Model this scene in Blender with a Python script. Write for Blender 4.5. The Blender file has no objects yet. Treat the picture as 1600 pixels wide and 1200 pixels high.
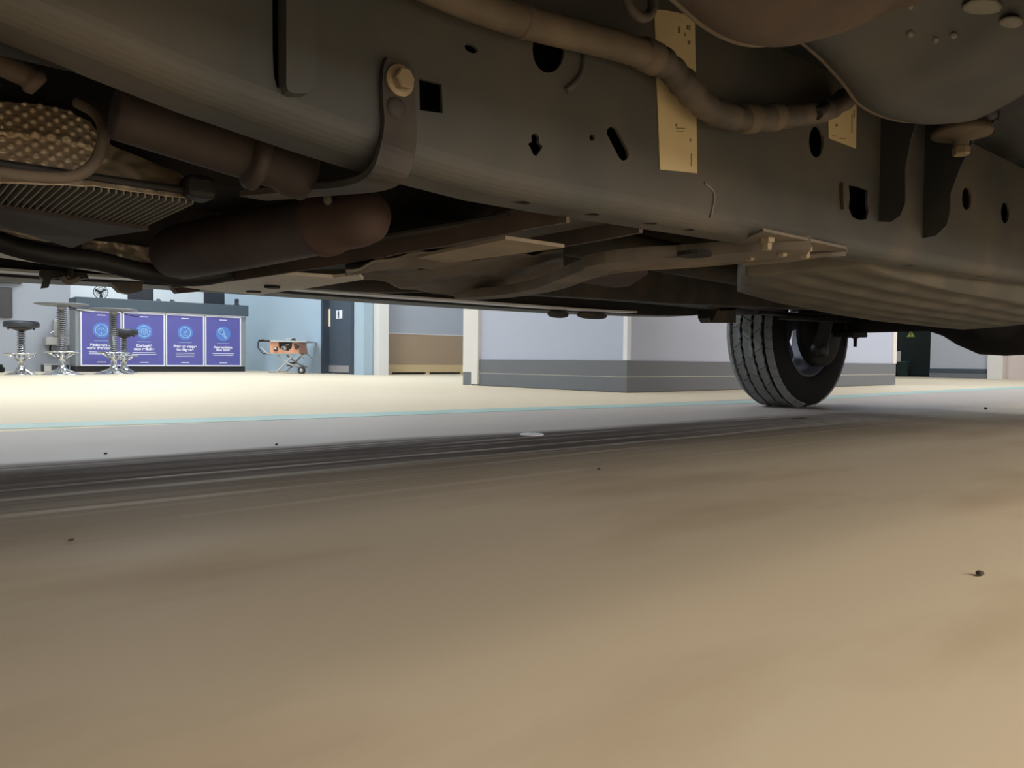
import bpy, bmesh, math, random
from mathutils import Vector, Matrix, noise
random.seed(7)
PI = math.pi
C = bpy.context.scene.collection
SC = bpy.context.scene

# ------------------------------------------------------------------ camera
# World: X runs along the pickup (towards its rear), Y across it (towards its far side), Z up.
CAM_H, YAW, FPX, RHO = 0.22, math.radians(50), 1200.0, 0.009
PIT = math.atan(35.7 / FPX)
Fw = Vector((math.cos(YAW) * math.cos(PIT), math.sin(YAW) * math.cos(PIT), -math.sin(PIT)))
R0 = Vector((math.sin(YAW), -math.cos(YAW), 0)); U0 = R0.cross(Fw)
Rt = R0 * math.cos(RHO) + U0 * math.sin(RHO)
Up = U0 * math.cos(RHO) - R0 * math.sin(RHO)
EYE = Vector((0, 0, CAM_H))
cd = bpy.data.cameras.new('camera'); cam = bpy.data.objects.new('camera', cd); C.objects.link(cam)
cd.sensor_width = 36; cd.lens = 36 * FPX / 1600; cd.clip_start = 0.01; cd.clip_end = 200
cam.matrix_world = Matrix.Translation(EYE) @ Matrix((Rt, Up, -Fw)).transposed().to_4x4()
SC.camera = cam

def ray(x, y): return Fw + Rt * ((x - 800) / FPX) - Up * ((y - 600) / FPX)
def pv(x, y, v): d = ray(x, y); return EYE + d * (v / d.y)          # sight line meets plane Y = v
def pu(x, y, u): d = ray(x, y); return EYE + d * (u / d.x)          # ... plane X = u
def pz(x, y, z=0.0): d = ray(x, y); return EYE + d * ((z - CAM_H) / d.z)

# ------------------------------------------------------------------ light
SC.view_settings.view_transform = 'Standard'; SC.view_settings.look = 'None'
SC.view_settings.gamma = 1; SC.view_settings.use_curve_mapping = False
SC.view_settings.exposure = 0.0
wd = bpy.data.worlds.new('world'); SC.world = wd; wd.use_nodes = True
wd.node_tree.nodes['Background'].inputs[0].default_value = (0.75, 0.85, 1, 1)
wd.node_tree.nodes['Background'].inputs[1].default_value = 0.05

def area(name, loc, sx, sy, power, col, rot=(0, 0, 0)):
    l = bpy.data.lights.new(name, 'AREA'); l.shape = 'RECTANGLE'; l.size = sx; l.size_y = sy
    l.energy = power; l.color = col
    o = bpy.data.objects.new(name, l); C.objects.link(o); o.location = loc; o.rotation_euler = rot
    return o
COOL = (0.86, 0.94, 1.0); WARM = (1.0, 0.80, 0.60)
LAMPS = [  # (x, y, watts, colour): rows of ceiling luminaires, cool over the far hall, warm over the near bays
    (0.5, 5.6, 300, COOL), (4.0, 8.0, 210, COOL), (8.6, 2.0, 210, COOL), (11.5, 4.8, 170, COOL),  # lamp behind the tail is added to brighten the partition's right face
    (1.0, 9.6, 150, COOL), (3.6, 11.6, 160, COOL), (-2.5, 8.5, 150, COOL), (3.6, 15.0, 150, COOL),
    (6.9, 8.7, 60, COOL),
    (0.5, -2.8, 36, WARM), (3.2, -2.8, 36, WARM), (-2.5, -2.8, 36, WARM)]
area('near_side_fill', (2.2, -4.95, 1.65), 8.4, 3.0, 465, (1.0, 0.89, 0.78), (-PI / 2, 0, PI))  # unseen near-side light, added to reach under the pickup
for i, (x, y, w, c) in enumerate(LAMPS):
    area("ceiling_lamp", (x, y, 3.40), 1.2, 0.6, w * 0.43, c)

# ------------------------------------------------------------------ materials
def lin(c):
    c = c / 255.0
    return c / 12.92 if c <= 0.04045 else ((c + 0.055) / 1.055) ** 2.4
def rgb(r, g, b): return (lin(r), lin(g), lin(b), 1)
MATS = {}
def mat(name, col, rough=0.6, metal=0.0, col2=None, scale=8.0, bump=0.0, emit=None, detail=5.0, stretch=None, spec=0.5, lo=0.4, hi=0.65):
    if name in MATS: return MATS[name]
    m = bpy.data.materials.new(name); m.use_nodes = True; MATS[name] = m
    n = m.node_tree.nodes; L = m.node_tree.links; b = n['Principled BSDF']
    b.inputs['Base Color'].default_value = col
    b.inputs['Roughness'].default_value = rough; b.inputs['Metallic'].default_value = metal
    b.inputs['Specular IOR Level'].default_value = spec
    if col2 is not None or bump:
        tc = n.new('ShaderNodeTexCoord'); mp = n.new('ShaderNodeMapping')
        L.new(tc.outputs['Object'], mp.inputs[0])
        if stretch: mp.inputs['Scale'].default_value = stretch
        nz = n.new('ShaderNodeTexNoise'); nz.inputs['Scale'].default_value = scale; nz.inputs['Detail'].default_value = detail
        L.new(mp.outputs[0], nz.inputs['Vector'])
        if col2 is not None:
            rp = n.new('ShaderNodeValToRGB'); rp.color_ramp.elements[0].position = lo; rp.color_ramp.elements[1].position = hi
            rp.color_ramp.elements[0].color = col; rp.color_ramp.elements[1].color = col2
            L.new(nz.outputs[0], rp.inputs[0]); L.new(rp.outputs[0], b.inputs['Base Color'])
        if bump:
            bp = n.new('ShaderNodeBump'); bp.inputs['Strength'].default_value = bump; bp.inputs['Distance'].default_value = 0.01
            L.new(nz.outputs[0], bp.inputs['Height']); L.new(bp.outputs[0], b.inputs['Normal'])
    if emit:
        b.inputs['Emission Color'].default_value = emit[0]; b.inputs['Emission Strength'].default_value = emit[1]
    return m

M_rail = mat('dusty_frame_paint', rgb(77, 78, 76), 0.62, 0.0, rgb(97, 92, 83), 5, 0.12)
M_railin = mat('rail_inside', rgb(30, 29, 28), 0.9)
M_dark = mat('dark_steel', rgb(58, 56, 54), 0.7, 0, rgb(84, 76, 66), 9, 0.15)
M_black = mat('black_plastic', rgb(30, 30, 31), 0.6, 0, rgb(44, 42, 40), 12, 0.1)
M_soot = mat('soot_black', rgb(26, 25, 25), 0.85)
M_soot2 = mat('dark_brown_tube', rgb(56, 47, 43), 0.7, 0, rgb(68, 58, 52), 9, 0.15)
M_fin = mat('blue_black_bracket', rgb(44, 48, 52), 0.6, 0, rgb(58, 58, 57), 7, 0.1)
M_tan = mat('dusty_crossmember', rgb(108, 101, 91), 0.7, 0, rgb(134, 123, 108), 7, 0.2)
M_rust = mat('rusty_exhaust', rgb(70, 54, 50), 0.7, 0.1, rgb(84, 66, 58), 10, 0.2)
M_brown = mat('brown_grime', rgb(84, 72, 64), 0.75, 0, rgb(104, 90, 78), 9, 0.2)
M_foil = mat('heat_shield_foil', rgb(206, 192, 168), 0.45, 0.45, rgb(184, 164, 136), 14, 0.25)
M_pan = mat('body_underseal', rgb(70, 73, 76), 0.6, 0, rgb(88, 87, 84), 6, 0.15)
M_loom = mat('loom_sleeve', rgb(98, 88, 76), 0.75, 0, rgb(116, 104, 88), 16, 0.3)
M_tape = mat('loom_tape', rgb(76, 70, 64), 0.65, 0, rgb(102, 93, 83), 20, 0.35)
M_paper = mat('label_paper', rgb(214, 196, 152), 0.7, 0, rgb(200, 182, 140), 6)
M_ink = mat('label_ink', rgb(120, 108, 84), 0.8)
M_bolt = mat('zinc_bolt', rgb(150, 134, 108), 0.55, 0.2)
M_tank = mat('ribbed_tank_shield', rgb(88, 86, 78), 0.6, 0, rgb(108, 102, 90), 8, 0.1)
M_rubber = mat('tyre_rubber', rgb(112, 117, 119), 0.85, 0, rgb(124, 127, 127), 18, 0.1)
M_wall_t = mat('tyre_sidewall', rgb(27, 29, 32), 0.85, spec=0.2)
M_rim = mat('rim_alloy', rgb(88, 90, 104), 0.55, 0.4)
M_lipl = mat('pale_seam', rgb(238, 236, 230), 0.6)
M_dab = mat('grey_sealer', rgb(136, 132, 124), 0.7)
M_cream = mat('pale_underside', rgb(236, 226, 208), 0.7)  # kept extra pale: floor bounce put into the colour of undersides
M_ltan = mat('pale_tan_plate', rgb(150, 138, 120), 0.7, 0, rgb(168, 154, 132), 8, 0.15)
M_body = mat('body_paint', rgb(70, 74, 80), 0.35)

M_wallblue = mat('wall_paint_blue', rgb(170, 191, 208), 0.75)
M_wallgrey = mat('wall_paint_grey', rgb(178, 184, 196), 0.75)
M_wallwhite = mat('wall_paint_white', rgb(228, 234, 238), 0.7)
M_boxl = mat('partition_paint', rgb(188, 196, 217), 0.7)
M_skirt = mat('skirting_vinyl', rgb(116, 120, 128), 0.5)
M_white = mat('white_trim', rgb(232, 230, 228), 0.5)
M_tanwall = mat('tan_panel', rgb(172, 150, 126), 0.7)
M_creambase = mat('cream_panel', rgb(214, 190, 146), 0.6)
M_doordark = mat('door_slate', rgb(70, 82, 96), 0.5)
M_doorframe = mat('door_frame_slate', rgb(58, 68, 82), 0.5)
M_ceil = mat('ceiling_white', rgb(225, 226, 226), 0.8)
M_chrome = mat('chrome', rgb(215, 218, 222), 0.18, 1.0)
M_spring = mat('spring_steel', rgb(150, 152, 158), 0.3, 0.9)
M_cush = mat('stool_vinyl', rgb(52, 56, 64), 0.45)
M_ttop = mat('table_top_grey', rgb(120, 122, 128), 0.35)
M_ctop = mat('counter_slate', rgb(72, 86, 98), 0.5)
M_cbody = mat('counter_grey', rgb(150, 156, 162), 0.6)
M_cplinth = mat('counter_plinth', rgb(52, 54, 62), 0.5)
M_poster = mat('poster_violet', rgb(94, 96, 172), 0.5, 0, rgb(102, 94, 168), 0.7)
M_frameW = mat('poster_frame', rgb(243, 244, 255), 0.4)
M_disc = mat('poster_disc', rgb(96, 136, 212), 0.5)
M_icon = mat('poster_icon', rgb(176, 216, 244), 0.5)
M_text = mat('poster_text', rgb(240, 240, 252), 0.5)
M_steel = mat('brushed_steel', rgb(186, 186, 186), 0.4, 0.5)
M_foun = mat('fountain_grey', rgb(192, 192, 190), 0.45, 0.1)
M_screen = mat('screen_black', rgb(44, 48, 56), 0.3)
M_orange = mat('saw_orange', rgb(234, 170, 138), 0.5)
M_saw = mat('saw_aluminium', rgb(196, 204, 208), 0.4, 0.4)
M_sawdark = mat('saw_dark', rgb(58, 54, 54), 0.6)
M_pane = mat('lit_pane', rgb(240, 222, 196), 0.5, emit=(rgb(240, 220, 190), 0.35))
M_green = mat('dark_green_door', rgb(40, 54, 54), 0.6)
M_bin = mat('bin_teal', rgb(72, 96, 98), 0.5)
M_yel = mat('sign_yellow', rgb(196, 216, 110), 0.5)
M_pink = mat('wall_paint_pink', rgb(214, 202, 200), 0.8)
M_teal = mat('floor_stripe_teal', rgb(150, 186, 182), 0.5, 0, rgb(166, 196, 190), 4)
M_debris = mat('dirt_crumb', rgb(70, 60, 50), 0.9)

def floor_material():
    m = bpy.data.materials.new('floor_epoxy'); m.use_nodes = True
    n = m.node_tree.nodes; L = m.node_tree.links; b = n['Principled BSDF']
    geo = n.new('ShaderNodeNewGeometry')
    def math_(op, a, bb=None, c=None):
        k = n.new('ShaderNodeMath'); k.operation = op
        for i, v in enumerate((a, bb, c)):
            if v is None: continue
            if isinstance(v, (int, float)): k.inputs[i].default_value = v
            else: L.new(v, k.inputs[i])
        return k.outputs[0]
    def noise_(scale, stretch, detail=5):
        mp = n.new('ShaderNodeMapping'); mp.inputs['Scale'].default_value = stretch; L.new(geo.outputs['Position'], mp.inputs[0])
        z = n.new('ShaderNodeTexNoise'); z.inputs['Scale'].default_value = scale; z.inputs['Detail'].default_value = detail
        L.new(mp.outputs[0], z.inputs['Vector']); return z.outputs[0]
    def ramp(v, stops):
        r = n.new('ShaderNodeValToRGB'); e = r.color_ramp.elements
        while len(e) < len(stops): e.new(0.5)
        for k, (p, g) in zip(e, stops): k.position = p; k.color = (g, g, g, 1)
        L.new(v, r.inputs[0]); return r.outputs[0]
    def mix(f, a, bb):
        k = n.new('ShaderNodeMix'); k.data_type = 'RGBA'
        L.new(f, k.inputs[0])
        for i, v in ((6, a), (7, bb)):
            if isinstance(v, tuple): k.inputs[i].default_value = v
            else: L.new(v, k.inputs[i])
        return k.outputs[2]
    sp = n.new('ShaderNodeSeparateXYZ'); L.new(geo.outputs['Position'], sp.inputs[0])
    X, Y = sp.outputs[0], sp.outputs[1]
    base = mix(noise_(0.9, (1, 1, 1)), rgb(221, 209, 186), rgb(213, 200, 175))
    # worn drips and spills near the parked pickup
    drip = math_('MULTIPLY', ramp(noise_(2.2, (0.6, 1.6, 1), 6), [(0.50, 0), (0.66, 1)]), ramp(math_('DIVIDE', Y, 4.0), [(0.25, 1), (0.36, 0.0)]))
    base = mix(math_('MULTIPLY', drip, 0.36), base, rgb(160, 130, 98))
    # pickup's cool grey shade put into the floor colour, up to the stripe
    shade_band = math_('MULTIPLY', ramp(math_('DIVIDE', Y, 4.0), [(0.30, 0), (0.40, 1), (0.668, 1), (0.672, 0)]), 0.68)
    base = mix(shade_band, base, rgb(160, 157, 166))
    # tyre tracks: dirt carried in by the wheels, streaked along the way the vehicle drove
    yy = math_('ADD', Y, math_('MULTIPLY', math_('SUBTRACT', noise_(1.4, (0.5, 1, 1), 3), 0.5), 0.35))
    yy = math_('ADD', yy, math_('MULTIPLY', X, 0.035))
    band = ramp(math_('DIVIDE', yy, 4.0), [(0.24, 0), (0.30, 0.35), (0.345, 0.7), (0.37, 1.0), (0.456, 0.97), (0.474, 0)])
    streak = ramp(noise_(3.0, (0.2, 6.5, 1), 6), [(0.28, 0.45), (0.48, 1.0), (0.58, 0.85), (0.66, 0.25)])
    fade = ramp(math_('DIVIDE', math_('ADD', X, 1.0), 6.0), [(0.0, 0.9), (0.45, 1.0), (0.62, 0.7), (0.78, 0.0)])
    d = math_('MULTIPLY', math_('MULTIPLY', band, streak), fade)
    # two pale scrapes where the tyre ribs lifted the dirt
    yl = math_('ADD', Y, math_('MULTIPLY', math_('SUBTRACT', noise_(3, (0.4, 0.4, 1), 2), 0.5), 0.05))
    l1 = ramp(math_('MULTIPLY', math_('ABSOLUTE', math_('SUBTRACT', yl, 1.40)), 20.0), [(0.10, 1), (0.36, 0)])
    l2 = ramp(math_('MULTIPLY', math_('ABSOLUTE', math_('SUBTRACT', yl, 1.50)), 20.0), [(0.06, 1), (0.26, 0)])
    brk = ramp(noise_(2.5, (0.8, 3, 1), 4), [(0.36, 0.1), (0.56, 0.85)])
    d = math_('MULTIPLY', d, math_('SUBTRACT', 1.0, math_('MULTIPLY', math_('MAXIMUM', l1, l2), brk)))
    base = mix(math_('MULTIPLY', d, 0.92), base, rgb(82, 74, 72))
    L.new(base, b.inputs['Base Color'])
    rg = math_('ADD', math_('MULTIPLY', noise_(4, (1, 1, 1)), 0.18), 0.46); rg = math_('ADD', rg, math_('MULTIPLY', d, 0.4)); L.new(rg, b.inputs['Roughness'])
    L.new(math_('SUBTRACT', 0.15, math_('MULTIPLY', d, 0.12)), b.inputs['Specular IOR Level'])
    return m
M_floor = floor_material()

# ------------------------------------------------------------------ mesh helpers
class MB:
    def __init__(s): s.v = []; s.f = []; s.sm = []
    def add(s, vs, fs, smooth=False):
        o = len(s.v); s.v += [Vector(p) for p in vs]
        for f in fs: s.f.append(tuple(i + o for i in f)); s.sm.append(smooth)
        return s
    def box(s, a, b):
        x0, y0, z0 = (min(a[i], b[i]) for i in range(3)); x1, y1, z1 = (max(a[i], b[i]) for i in range(3))
        return s.add([(x0, y0, z0), (x1, y0, z0), (x1, y1, z0), (x0, y1, z0), (x0, y0, z1), (x1, y0, z1), (x1, y1, z1), (x0, y1, z1)],
                     [(3, 2, 1, 0), (4, 5, 6, 7), (0, 1, 5, 4), (1, 2, 6, 5), (2, 3, 7, 6), (3, 0, 4, 7)])
    def bbox(s, a, b, r=0.006):                                    # box with chamfered edges
        bm = bmesh.new(); c = [(a[i] + b[i]) / 2 for i in range(3)]; d = [abs(a[i] - b[i]) for i in range(3)]
        bmesh.ops.create_cube(bm, size=1, matrix=Matrix.Translation(c) @ Matrix.Diagonal((*d, 1)))
        bmesh.ops.bevel(bm, geom=bm.edges[:], offset=min(r, min(d) * 0.45), segments=2, affect='EDGES', profile=0.5)
        bm.verts.index_update()
        s.add([v.co.copy() for v in bm.verts], [[v.index for v in f.verts] for f in bm.faces]); bm.free(); return s
    def prism(s, poly, off, smooth=False):                           # 3-D polygon extruded by a vector
        n = len(poly); off = Vector(off)
        vs = [Vector(p) for p in poly] + [Vector(p) + off for p in poly]
        return s.add(vs, [tuple(range(n))[::-1], tuple(range(n, 2 * n))] + [(i, (i + 1) % n, n + (i + 1) % n, n + i) for i in range(n)], smooth)
    def tube(s, path, r, seg=12, cap=True, closed=False, smooth=True):
        P = [Vector(p) for p in path]; n = len(P)
        rs = r if isinstance(r, (list, tuple)) else [r] * n
        T = []
        for i in range(n):
            a = P[i - 1] if (i > 0 or closed) else P[i]; b = P[(i + 1) % n] if (i < n - 1 or closed) else P[i]
            T.append((b - a).normalized())
        N = T[0].orthogonal().normalized(); vs = []
        for i in range(n):
            N = (N - T[i] * N.dot(T[i]))
            N = N.normalized() if N.length > 1e-6 else T[i].orthogonal().normalized()
            B = T[i].cross(N)
            for k in range(seg):
                a = 2 * PI * k / seg; vs.append(P[i] + (N * math.cos(a) + B * math.sin(a)) * rs[i])
        fs = []
        for i in range(n if closed else n - 1):
            j = (i + 1) % n
            for k in range(seg):
                k2 = (k + 1) % seg; fs.append((i * seg + k, i * seg + k2, j * seg + k2, j * seg + k))
        s.add(vs, fs, smooth)
        if cap and not closed:
            o = len(s.v) - n * seg
            s.f.append(tuple(range(o, o + seg))[::-1]); s.sm.append(False)
            s.f.append(tuple(range(o + (n - 1) * seg, o + n * seg))); s.sm.append(False)
        return s
    def strip(s, path, wdir, w, t):                                  # flat bar swept along a path
        P = [Vector(p) for p in path]; vs = []; n = len(P)
        for i in range(n):
            tg = (P[min(i + 1, n - 1)] - P[max(i - 1, 0)]).normalized()
            W = Vector(wdir); W = (W - tg * W.dot(tg)).normalized(); Nn = tg.cross(W)
            ww = w[i] if isinstance(w, (list, tuple)) else w
            for a, b in ((-1, -1), (1, -1), (1, 1), (-1, 1)): vs.append(P[i] + W * a * ww / 2 + Nn * b * t / 2)
        fs = [(3, 2, 1, 0), tuple(4 * (n - 1) + k for k in range(4))]
        for i in range(n - 1):
            for k in range(4): fs.append((4 * i + k, 4 * i + (k + 1) % 4, 4 * i + 4 + (k + 1) % 4, 4 * i + 4 + k))
        return s.add(vs, fs)
    def lathe(s, org, axis, prof, seg=24, smooth=True, phase=0.0):   # prof: (radius, distance along the axis)
        A = Vector(axis).normalized(); N = A.orthogonal().normalized(); B = A.cross(N); O = Vector(org)
        vs = []
        for r, d in prof:
            for k in range(seg):
                a = 2 * PI * k / seg + phase; vs.append(O + A * d + (N * math.cos(a) + B * math.sin(a)) * max(r, 1e-5))
        fs = []
        for i in range(len(prof) - 1):
            for k in range(seg):
                k2 = (k + 1) % seg; fs.append((i * seg + k, i * seg + k2, (i + 1) * seg + k2, (i + 1) * seg + k))
        fs.append(tuple(range(seg))[::-1]); fs.append(tuple(range((len(prof) - 1) * seg, len(prof) * seg)))
        return s.add(vs, fs, smooth)
    def sheet(s, fn, nu, nv, off, smooth=True):                      # height field with thickness: fn(a, b) -> point
        off = Vector(off); top = [Vector(fn(i / nu, j / nv)) for i in range(nu + 1) for j in range(nv + 1)]
        k = (nu + 1) * (nv + 1); W = nv + 1
        vs = top + [p + off for p in top]; fs = []
        for i in range(nu):
            for j in range(nv):
                a, b, c, d = i * W + j, (i + 1) * W + j, (i + 1) * W + j + 1, i * W + j + 1
                fs.append((a, b, c, d)); fs.append((d + k, c + k, b + k, a + k))
        for i in range(nu):
            fs.append((i * W, i * W + k, (i + 1) * W + k, (i + 1) * W)); q = i * W + nv; fs.append((q, q + W, q + W + k, q + k))
        for j in range(nv):
            fs.append((j, j + 1, j + 1 + k, j + k)); q = nu * W + j; fs.append((q, q + k, q + 1 + k, q + 1))
        return s.add(vs, fs, smooth)
    def mesh(s, name, m, org=(0, 0, 0)):
        me = bpy.data.meshes.new(name); org = Vector(org)
        me.from_pydata([v - org for v in s.v], [], s.f)
        if m: me.materials.append(m)
        for p, f in zip(me.polygons, s.sm): p.use_smooth = f
        bm = bmesh.new(); bm.from_mesh(me); bmesh.ops.recalc_face_normals(bm, faces=bm.faces[:]); bm.to_mesh(me); bm.free()
        return me

def wloc(o):
    p = Vector((0, 0, 0))
    while o: p += o.location; o = o.parent
    return p
def part(name, mb, m, parent, label=None, kind=None):                # geometry given in world coordinates
    o = bpy.data.objects.new(name, mb.mesh(name, m, wloc(parent))); C.objects.link(o); o.parent = parent
    if label: o['label'] = label
    if kind: o['kind'] = kind
    return o
def thing(name, label, cat, loc, group=None):
    o = bpy.data.objects.new(name, None); C.objects.link(o); o.location = loc
    o.empty_display_size = 0.1; o['label'] = label; o['category'] = cat
    if group: o['group'] = group
    return o
def tag(o, label, cat, group=None):
    o['label'] = label; o['category'] = cat
    if group: o['group'] = group
    return o
def one(name, mb, m, label, cat, org=(0, 0, 0), group=None):         # a thing that is a single mesh
    o = bpy.data.objects.new(name, mb.mesh(name, m, org)); C.objects.link(o); o.location = org
    return tag(o, label, cat, group)
def struct(name, mb, m, parent=None):
    o = bpy.data.objects.new(name, mb.mesh(name, m, wloc(parent) if parent else (0, 0, 0))); C.objects.link(o)
    if parent: o.parent = parent
    else: o['kind'] = 'structure'
    return o
def copy_tree(o, parent=None):
    c = o.copy(); C.objects.link(c); c.parent = parent
    for ch in list(o.children): copy_tree(ch, c)
    return c
def smoothpath(pts, n=6):                                            # Catmull-Rom through the points
    P = [Vector(p) for p in pts]; P = [P[0] * 2 - P[1]] + P + [P[-1] * 2 - P[-2]]; out = []
    for i in range(1, len(P) - 2):
        for k in range(n):
            t = k / n; a, b, c, d = P[i - 1], P[i], P[i + 1], P[i + 2]
            out.append(0.5 * (2 * b + (c - a) * t + (2 * a - 5 * b + 4 * c - d) * t * t + (3 * b - 3 * c + d - a) * t ** 3))
    out.append(P[-2]); return out
def interp(tab, x):
    if x <= tab[0][0]: return tab[0][1]
    for (a, p), (b, q) in zip(tab, tab[1:]):
        if x <= b: return p + (q - p) * (x - a) / (b - a)
    return tab[-1][1]
def boolean_cut(o, cutter_mb):
    cme = cutter_mb.mesh('cut', None); co = bpy.data.objects.new('cut', cme); C.objects.link(co)
    md = o.modifiers.new('cut', 'BOOLEAN'); md.object = co; md.operation = 'DIFFERENCE'; md.solver = 'EXACT'; md.use_self = True
    co.location = wloc(o)*0; bpy.context.view_layer.update()
    dg = bpy.context.evaluated_depsgraph_get(); me = bpy.data.meshes.new_from_object(o.evaluated_get(dg))
    o.modifiers.clear(); o.data = me; bpy.data.objects.remove(co)

# ------------------------------------------------------------------ room
ZC = 3.45
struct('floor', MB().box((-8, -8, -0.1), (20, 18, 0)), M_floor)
struct('ceiling', MB().box((-8, -8, ZC), (20, 18, ZC + 0.1)), M_ceil)
struct('wall_front', MB().box((-8, -5.2, 0), (20, -5.1, ZC)), M_wallgrey)
wn = bpy.data.objects.new('fill_frame_1', None); C.objects.link(wn); wn.location = (2.2, -5.1, 0); wn['kind'] = 'structure'  # unseen frame, added around the near-side fill light
for k in range(7): part('mullion', MB().box((-2 + k * 1.4 - .03, -5.1, .1), (-2 + k * 1.4 + .03, -5.02, 3.2)), M_white, wn)
for z in (.1, 3.15): part('frame_rail', MB().box((-2.03, -5.1, z), (6.43, -5.02, z + .05)), M_white, wn)
struct('wall_west', MB().box((-8, -7.9, 0), (-7.9, 18, ZC)), M_wallgrey)
struct('wall_east', MB().box((19.9, -7.9, 0), (20, 18, ZC)), M_wallgrey)
# grey wall left of the counter, with the bright recess behind the counter
VB = 13.9
ue = pv(110, 500, VB).x
struct('wall_back', MB().box((-7.9, VB, 0), (ue, VB + 0.15, ZC)), M_wallgrey)
struct('wall_recess', MB().box((ue - 0.4, 16.6, 0), (6.0, 16.75, ZC)), M_wallwhite)
UL = 5.5
dA, dB = pu(503, 560, UL).y, pu(553, 560, UL).y                      # restroom door opening (dA is the far jamb)
wl = MB().box((UL, dA, 0), (UL + 0.15, 16.6, ZC)).box((UL, 9.9, 0), (UL + 0.15, dB, ZC)).box((UL, dB, 2.16), (UL + 0.15, dA, ZC))
struct('wall_left', wl, M_wallblue)
# restroom door in its steel frame
d1 = bpy.data.objects.new('door_1', None); C.objects.link(d1); d1.location = (UL, (dA + dB) / 2, 0); d1['kind'] = 'structure'
part('door_frame', MB().box((UL - 0.02, dA - 0.06, 0), (UL + 0.15, dA, 2.16)).box((UL - 0.02, dB, 0), (UL + 0.15, dB + 0.06, 2.16)).box((UL - 0.02, dB, 2.1), (UL + 0.15, dA, 2.16)), M_doorframe, d1)
DU = UL + 0.09
part('door_leaf', MB().box((DU, dB + 0.06, 0.01), (DU + 0.045, dA - 0.06, 2.1)), M_doordark, d1)
def on_door(x0, y0, x1, y1, t, z0=None):
    a, b = pu(x0, y0, DU), pu(x1, y1, DU)
    return MB().box((DU - t, min(a.y, b.y), min(a.z, b.z)), (DU + 0.002, max(a.y, b.y), max(a.z, b.z)))
part('window_pane', on_door(509, 483.5, 516, 510, 0.006), M_pane, d1)
part('push_plate', on_door(505.3, 512, 509, 535, 0.006), M_steel, d1)
part('kick_plate', on_door(506, 570.5, 545, 582, 0.004), M_steel, d1)
sg = part('restroom_sign', on_door(526, 485, 535, 497.5, 0.008), M_frameW, d1, 'white restroom sign with a black figure')
a = pu(529.6, 491, DU); px_m = (pu(529, 491, DU) - pu(530, 491, DU)).length
fig = MB(); xx = DU - 0.0095
def yz(dy, dz): return Vector((xx, a.y - dy, a.z + dz))
fig.lathe(yz(0, 0.052), (1, 0, 0), [(0.012, -0.001), (0.012, 0.002)], 12, False)
fig.box((xx - .001, a.y - 0.02, a.z - 0.012), (xx + .002, a.y + 0.02, a.z + 0.036))
fig.box((xx - .001, a.y - 0.017, a.z - 0.062), (xx + .002, a.y - 0.003, a.z - 0.012)).box((xx - .001, a.y + 0.003, a.z - 0.062), (xx + .002, a.y + 0.017, a.z - 0.012))
part('pictogram', fig, M_soot, sg)
# white post, roller gate, partition block
pc = pz(592, 586.2)
struct('trim_1', MB().box((pc.x, pc.y, 0), (pc.x + 0.16, 9.96, ZC)), M_white)
VG = 10.25
g0, g1 = pv(600, 560, VG).x, 8.2
gz = [pv(660, y, VG).z for y in (523.0, 570.0, 583.0)]
gate = bpy.data.objects.new('door_2', None); C.objects.link(gate); gate.location = (g0, VG, 0); gate['kind'] = 'structure'
part('panel', MB().box((g0, VG, gz[0] + .012), (g1, VG + 0.06, 2.6)), M_wallgrey, gate, 'grey upper panel')
part('panel', MB().box((g0, VG, gz[1]), (g1, VG + 0.06, gz[0])), M_tanwall, gate, 'tan middle panel')
part('panel', MB().box((g0, VG - 0.012, 0.035), (g1, VG + 0.06, gz[1])), M_creambase, gate, 'cream bottom panel')
part('seam_strip', MB().box((g0, VG - 0.006, gz[0]), (g1, VG + 0.05, gz[0] + 0.012)), M_white, gate)
for x in (609, 668, 722):
    q = pv(x, 584, VG).x
    part('foot', MB().box((q - .035, VG - 0.01, 0), (q + .035, VG + 0.05, 0.035)), M_creambase, gate)
struct('wall_gate_lintel', MB().box((pc.x, VG, 2.6), (g1, VG + 0.1, ZC)).box((g1, 5.68, 0), (g1 + .1, VG + .1, ZC)), M_wallgrey)

BU, BV = 4.17, 3.69                                                  # partition block corner
zs, zm = 0.231, 0.113                                               # skirting top and seam heights
VE = pu(725, 580, BU).y; V2 = pu(739, 580, BU).y; V3 = pu(749.5, 540, BU).y
UE = 8.5
struct('wall_partition', MB().box((BU + 0.012, BV + 0.012, zs), (UE, VE - 0.01, 2.9)), M_boxl)
sk = bpy.data.objects.new('baseboard_partition', None); C.objects.link(sk); sk.location = (BU, BV, 0); sk['kind'] = 'structure'
for nm, z0, z1 in (('board', 0.004, zm - 0.003), ('board', zm + 0.003, zs)):
    part(nm, MB().box((BU, BV, z0), (BU + .02, V3, z1)), M_skirt, sk)
    part(nm, MB().box((BU + .02, BV, z0), (UE, BV + .02, z1)), M_skirt, sk)
part('seam_strip', MB().box((BU + .004, BV + .004, zm - 0.003), (BU + .02, V3, zm + 0.003)).box((BU + .02, BV + .004, zm - .003), (UE, BV + .02, zm + .003)), M_lipl, sk, 'pale seam')
cz = 0.012
struct('trim_2', MB().box((BU - 0.004, BV - 0.004, zs + .002), (BU + 0.035, BV + 0.035, 2.9)), mat('white_corner', rgb(242, 244, 255), 0.5))
struct('trim_3', MB().box((BU - 0.012, V2, 0.12), (BU + 0.1, VE, 2.9)).box((BU - 0.02, V3, 0.012), (BU + 0.1, V2, 2.9)), M_white)
struct('trim_4', MB().box((BU - 0.01, V2, 0), (BU + 0.1, VE, 0.12)), M_skirt)
struct('wall_partition_back', MB().box((UE - .05, BV + .02, zs), (UE, 5.68, 2.9)), M_boxl)
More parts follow.
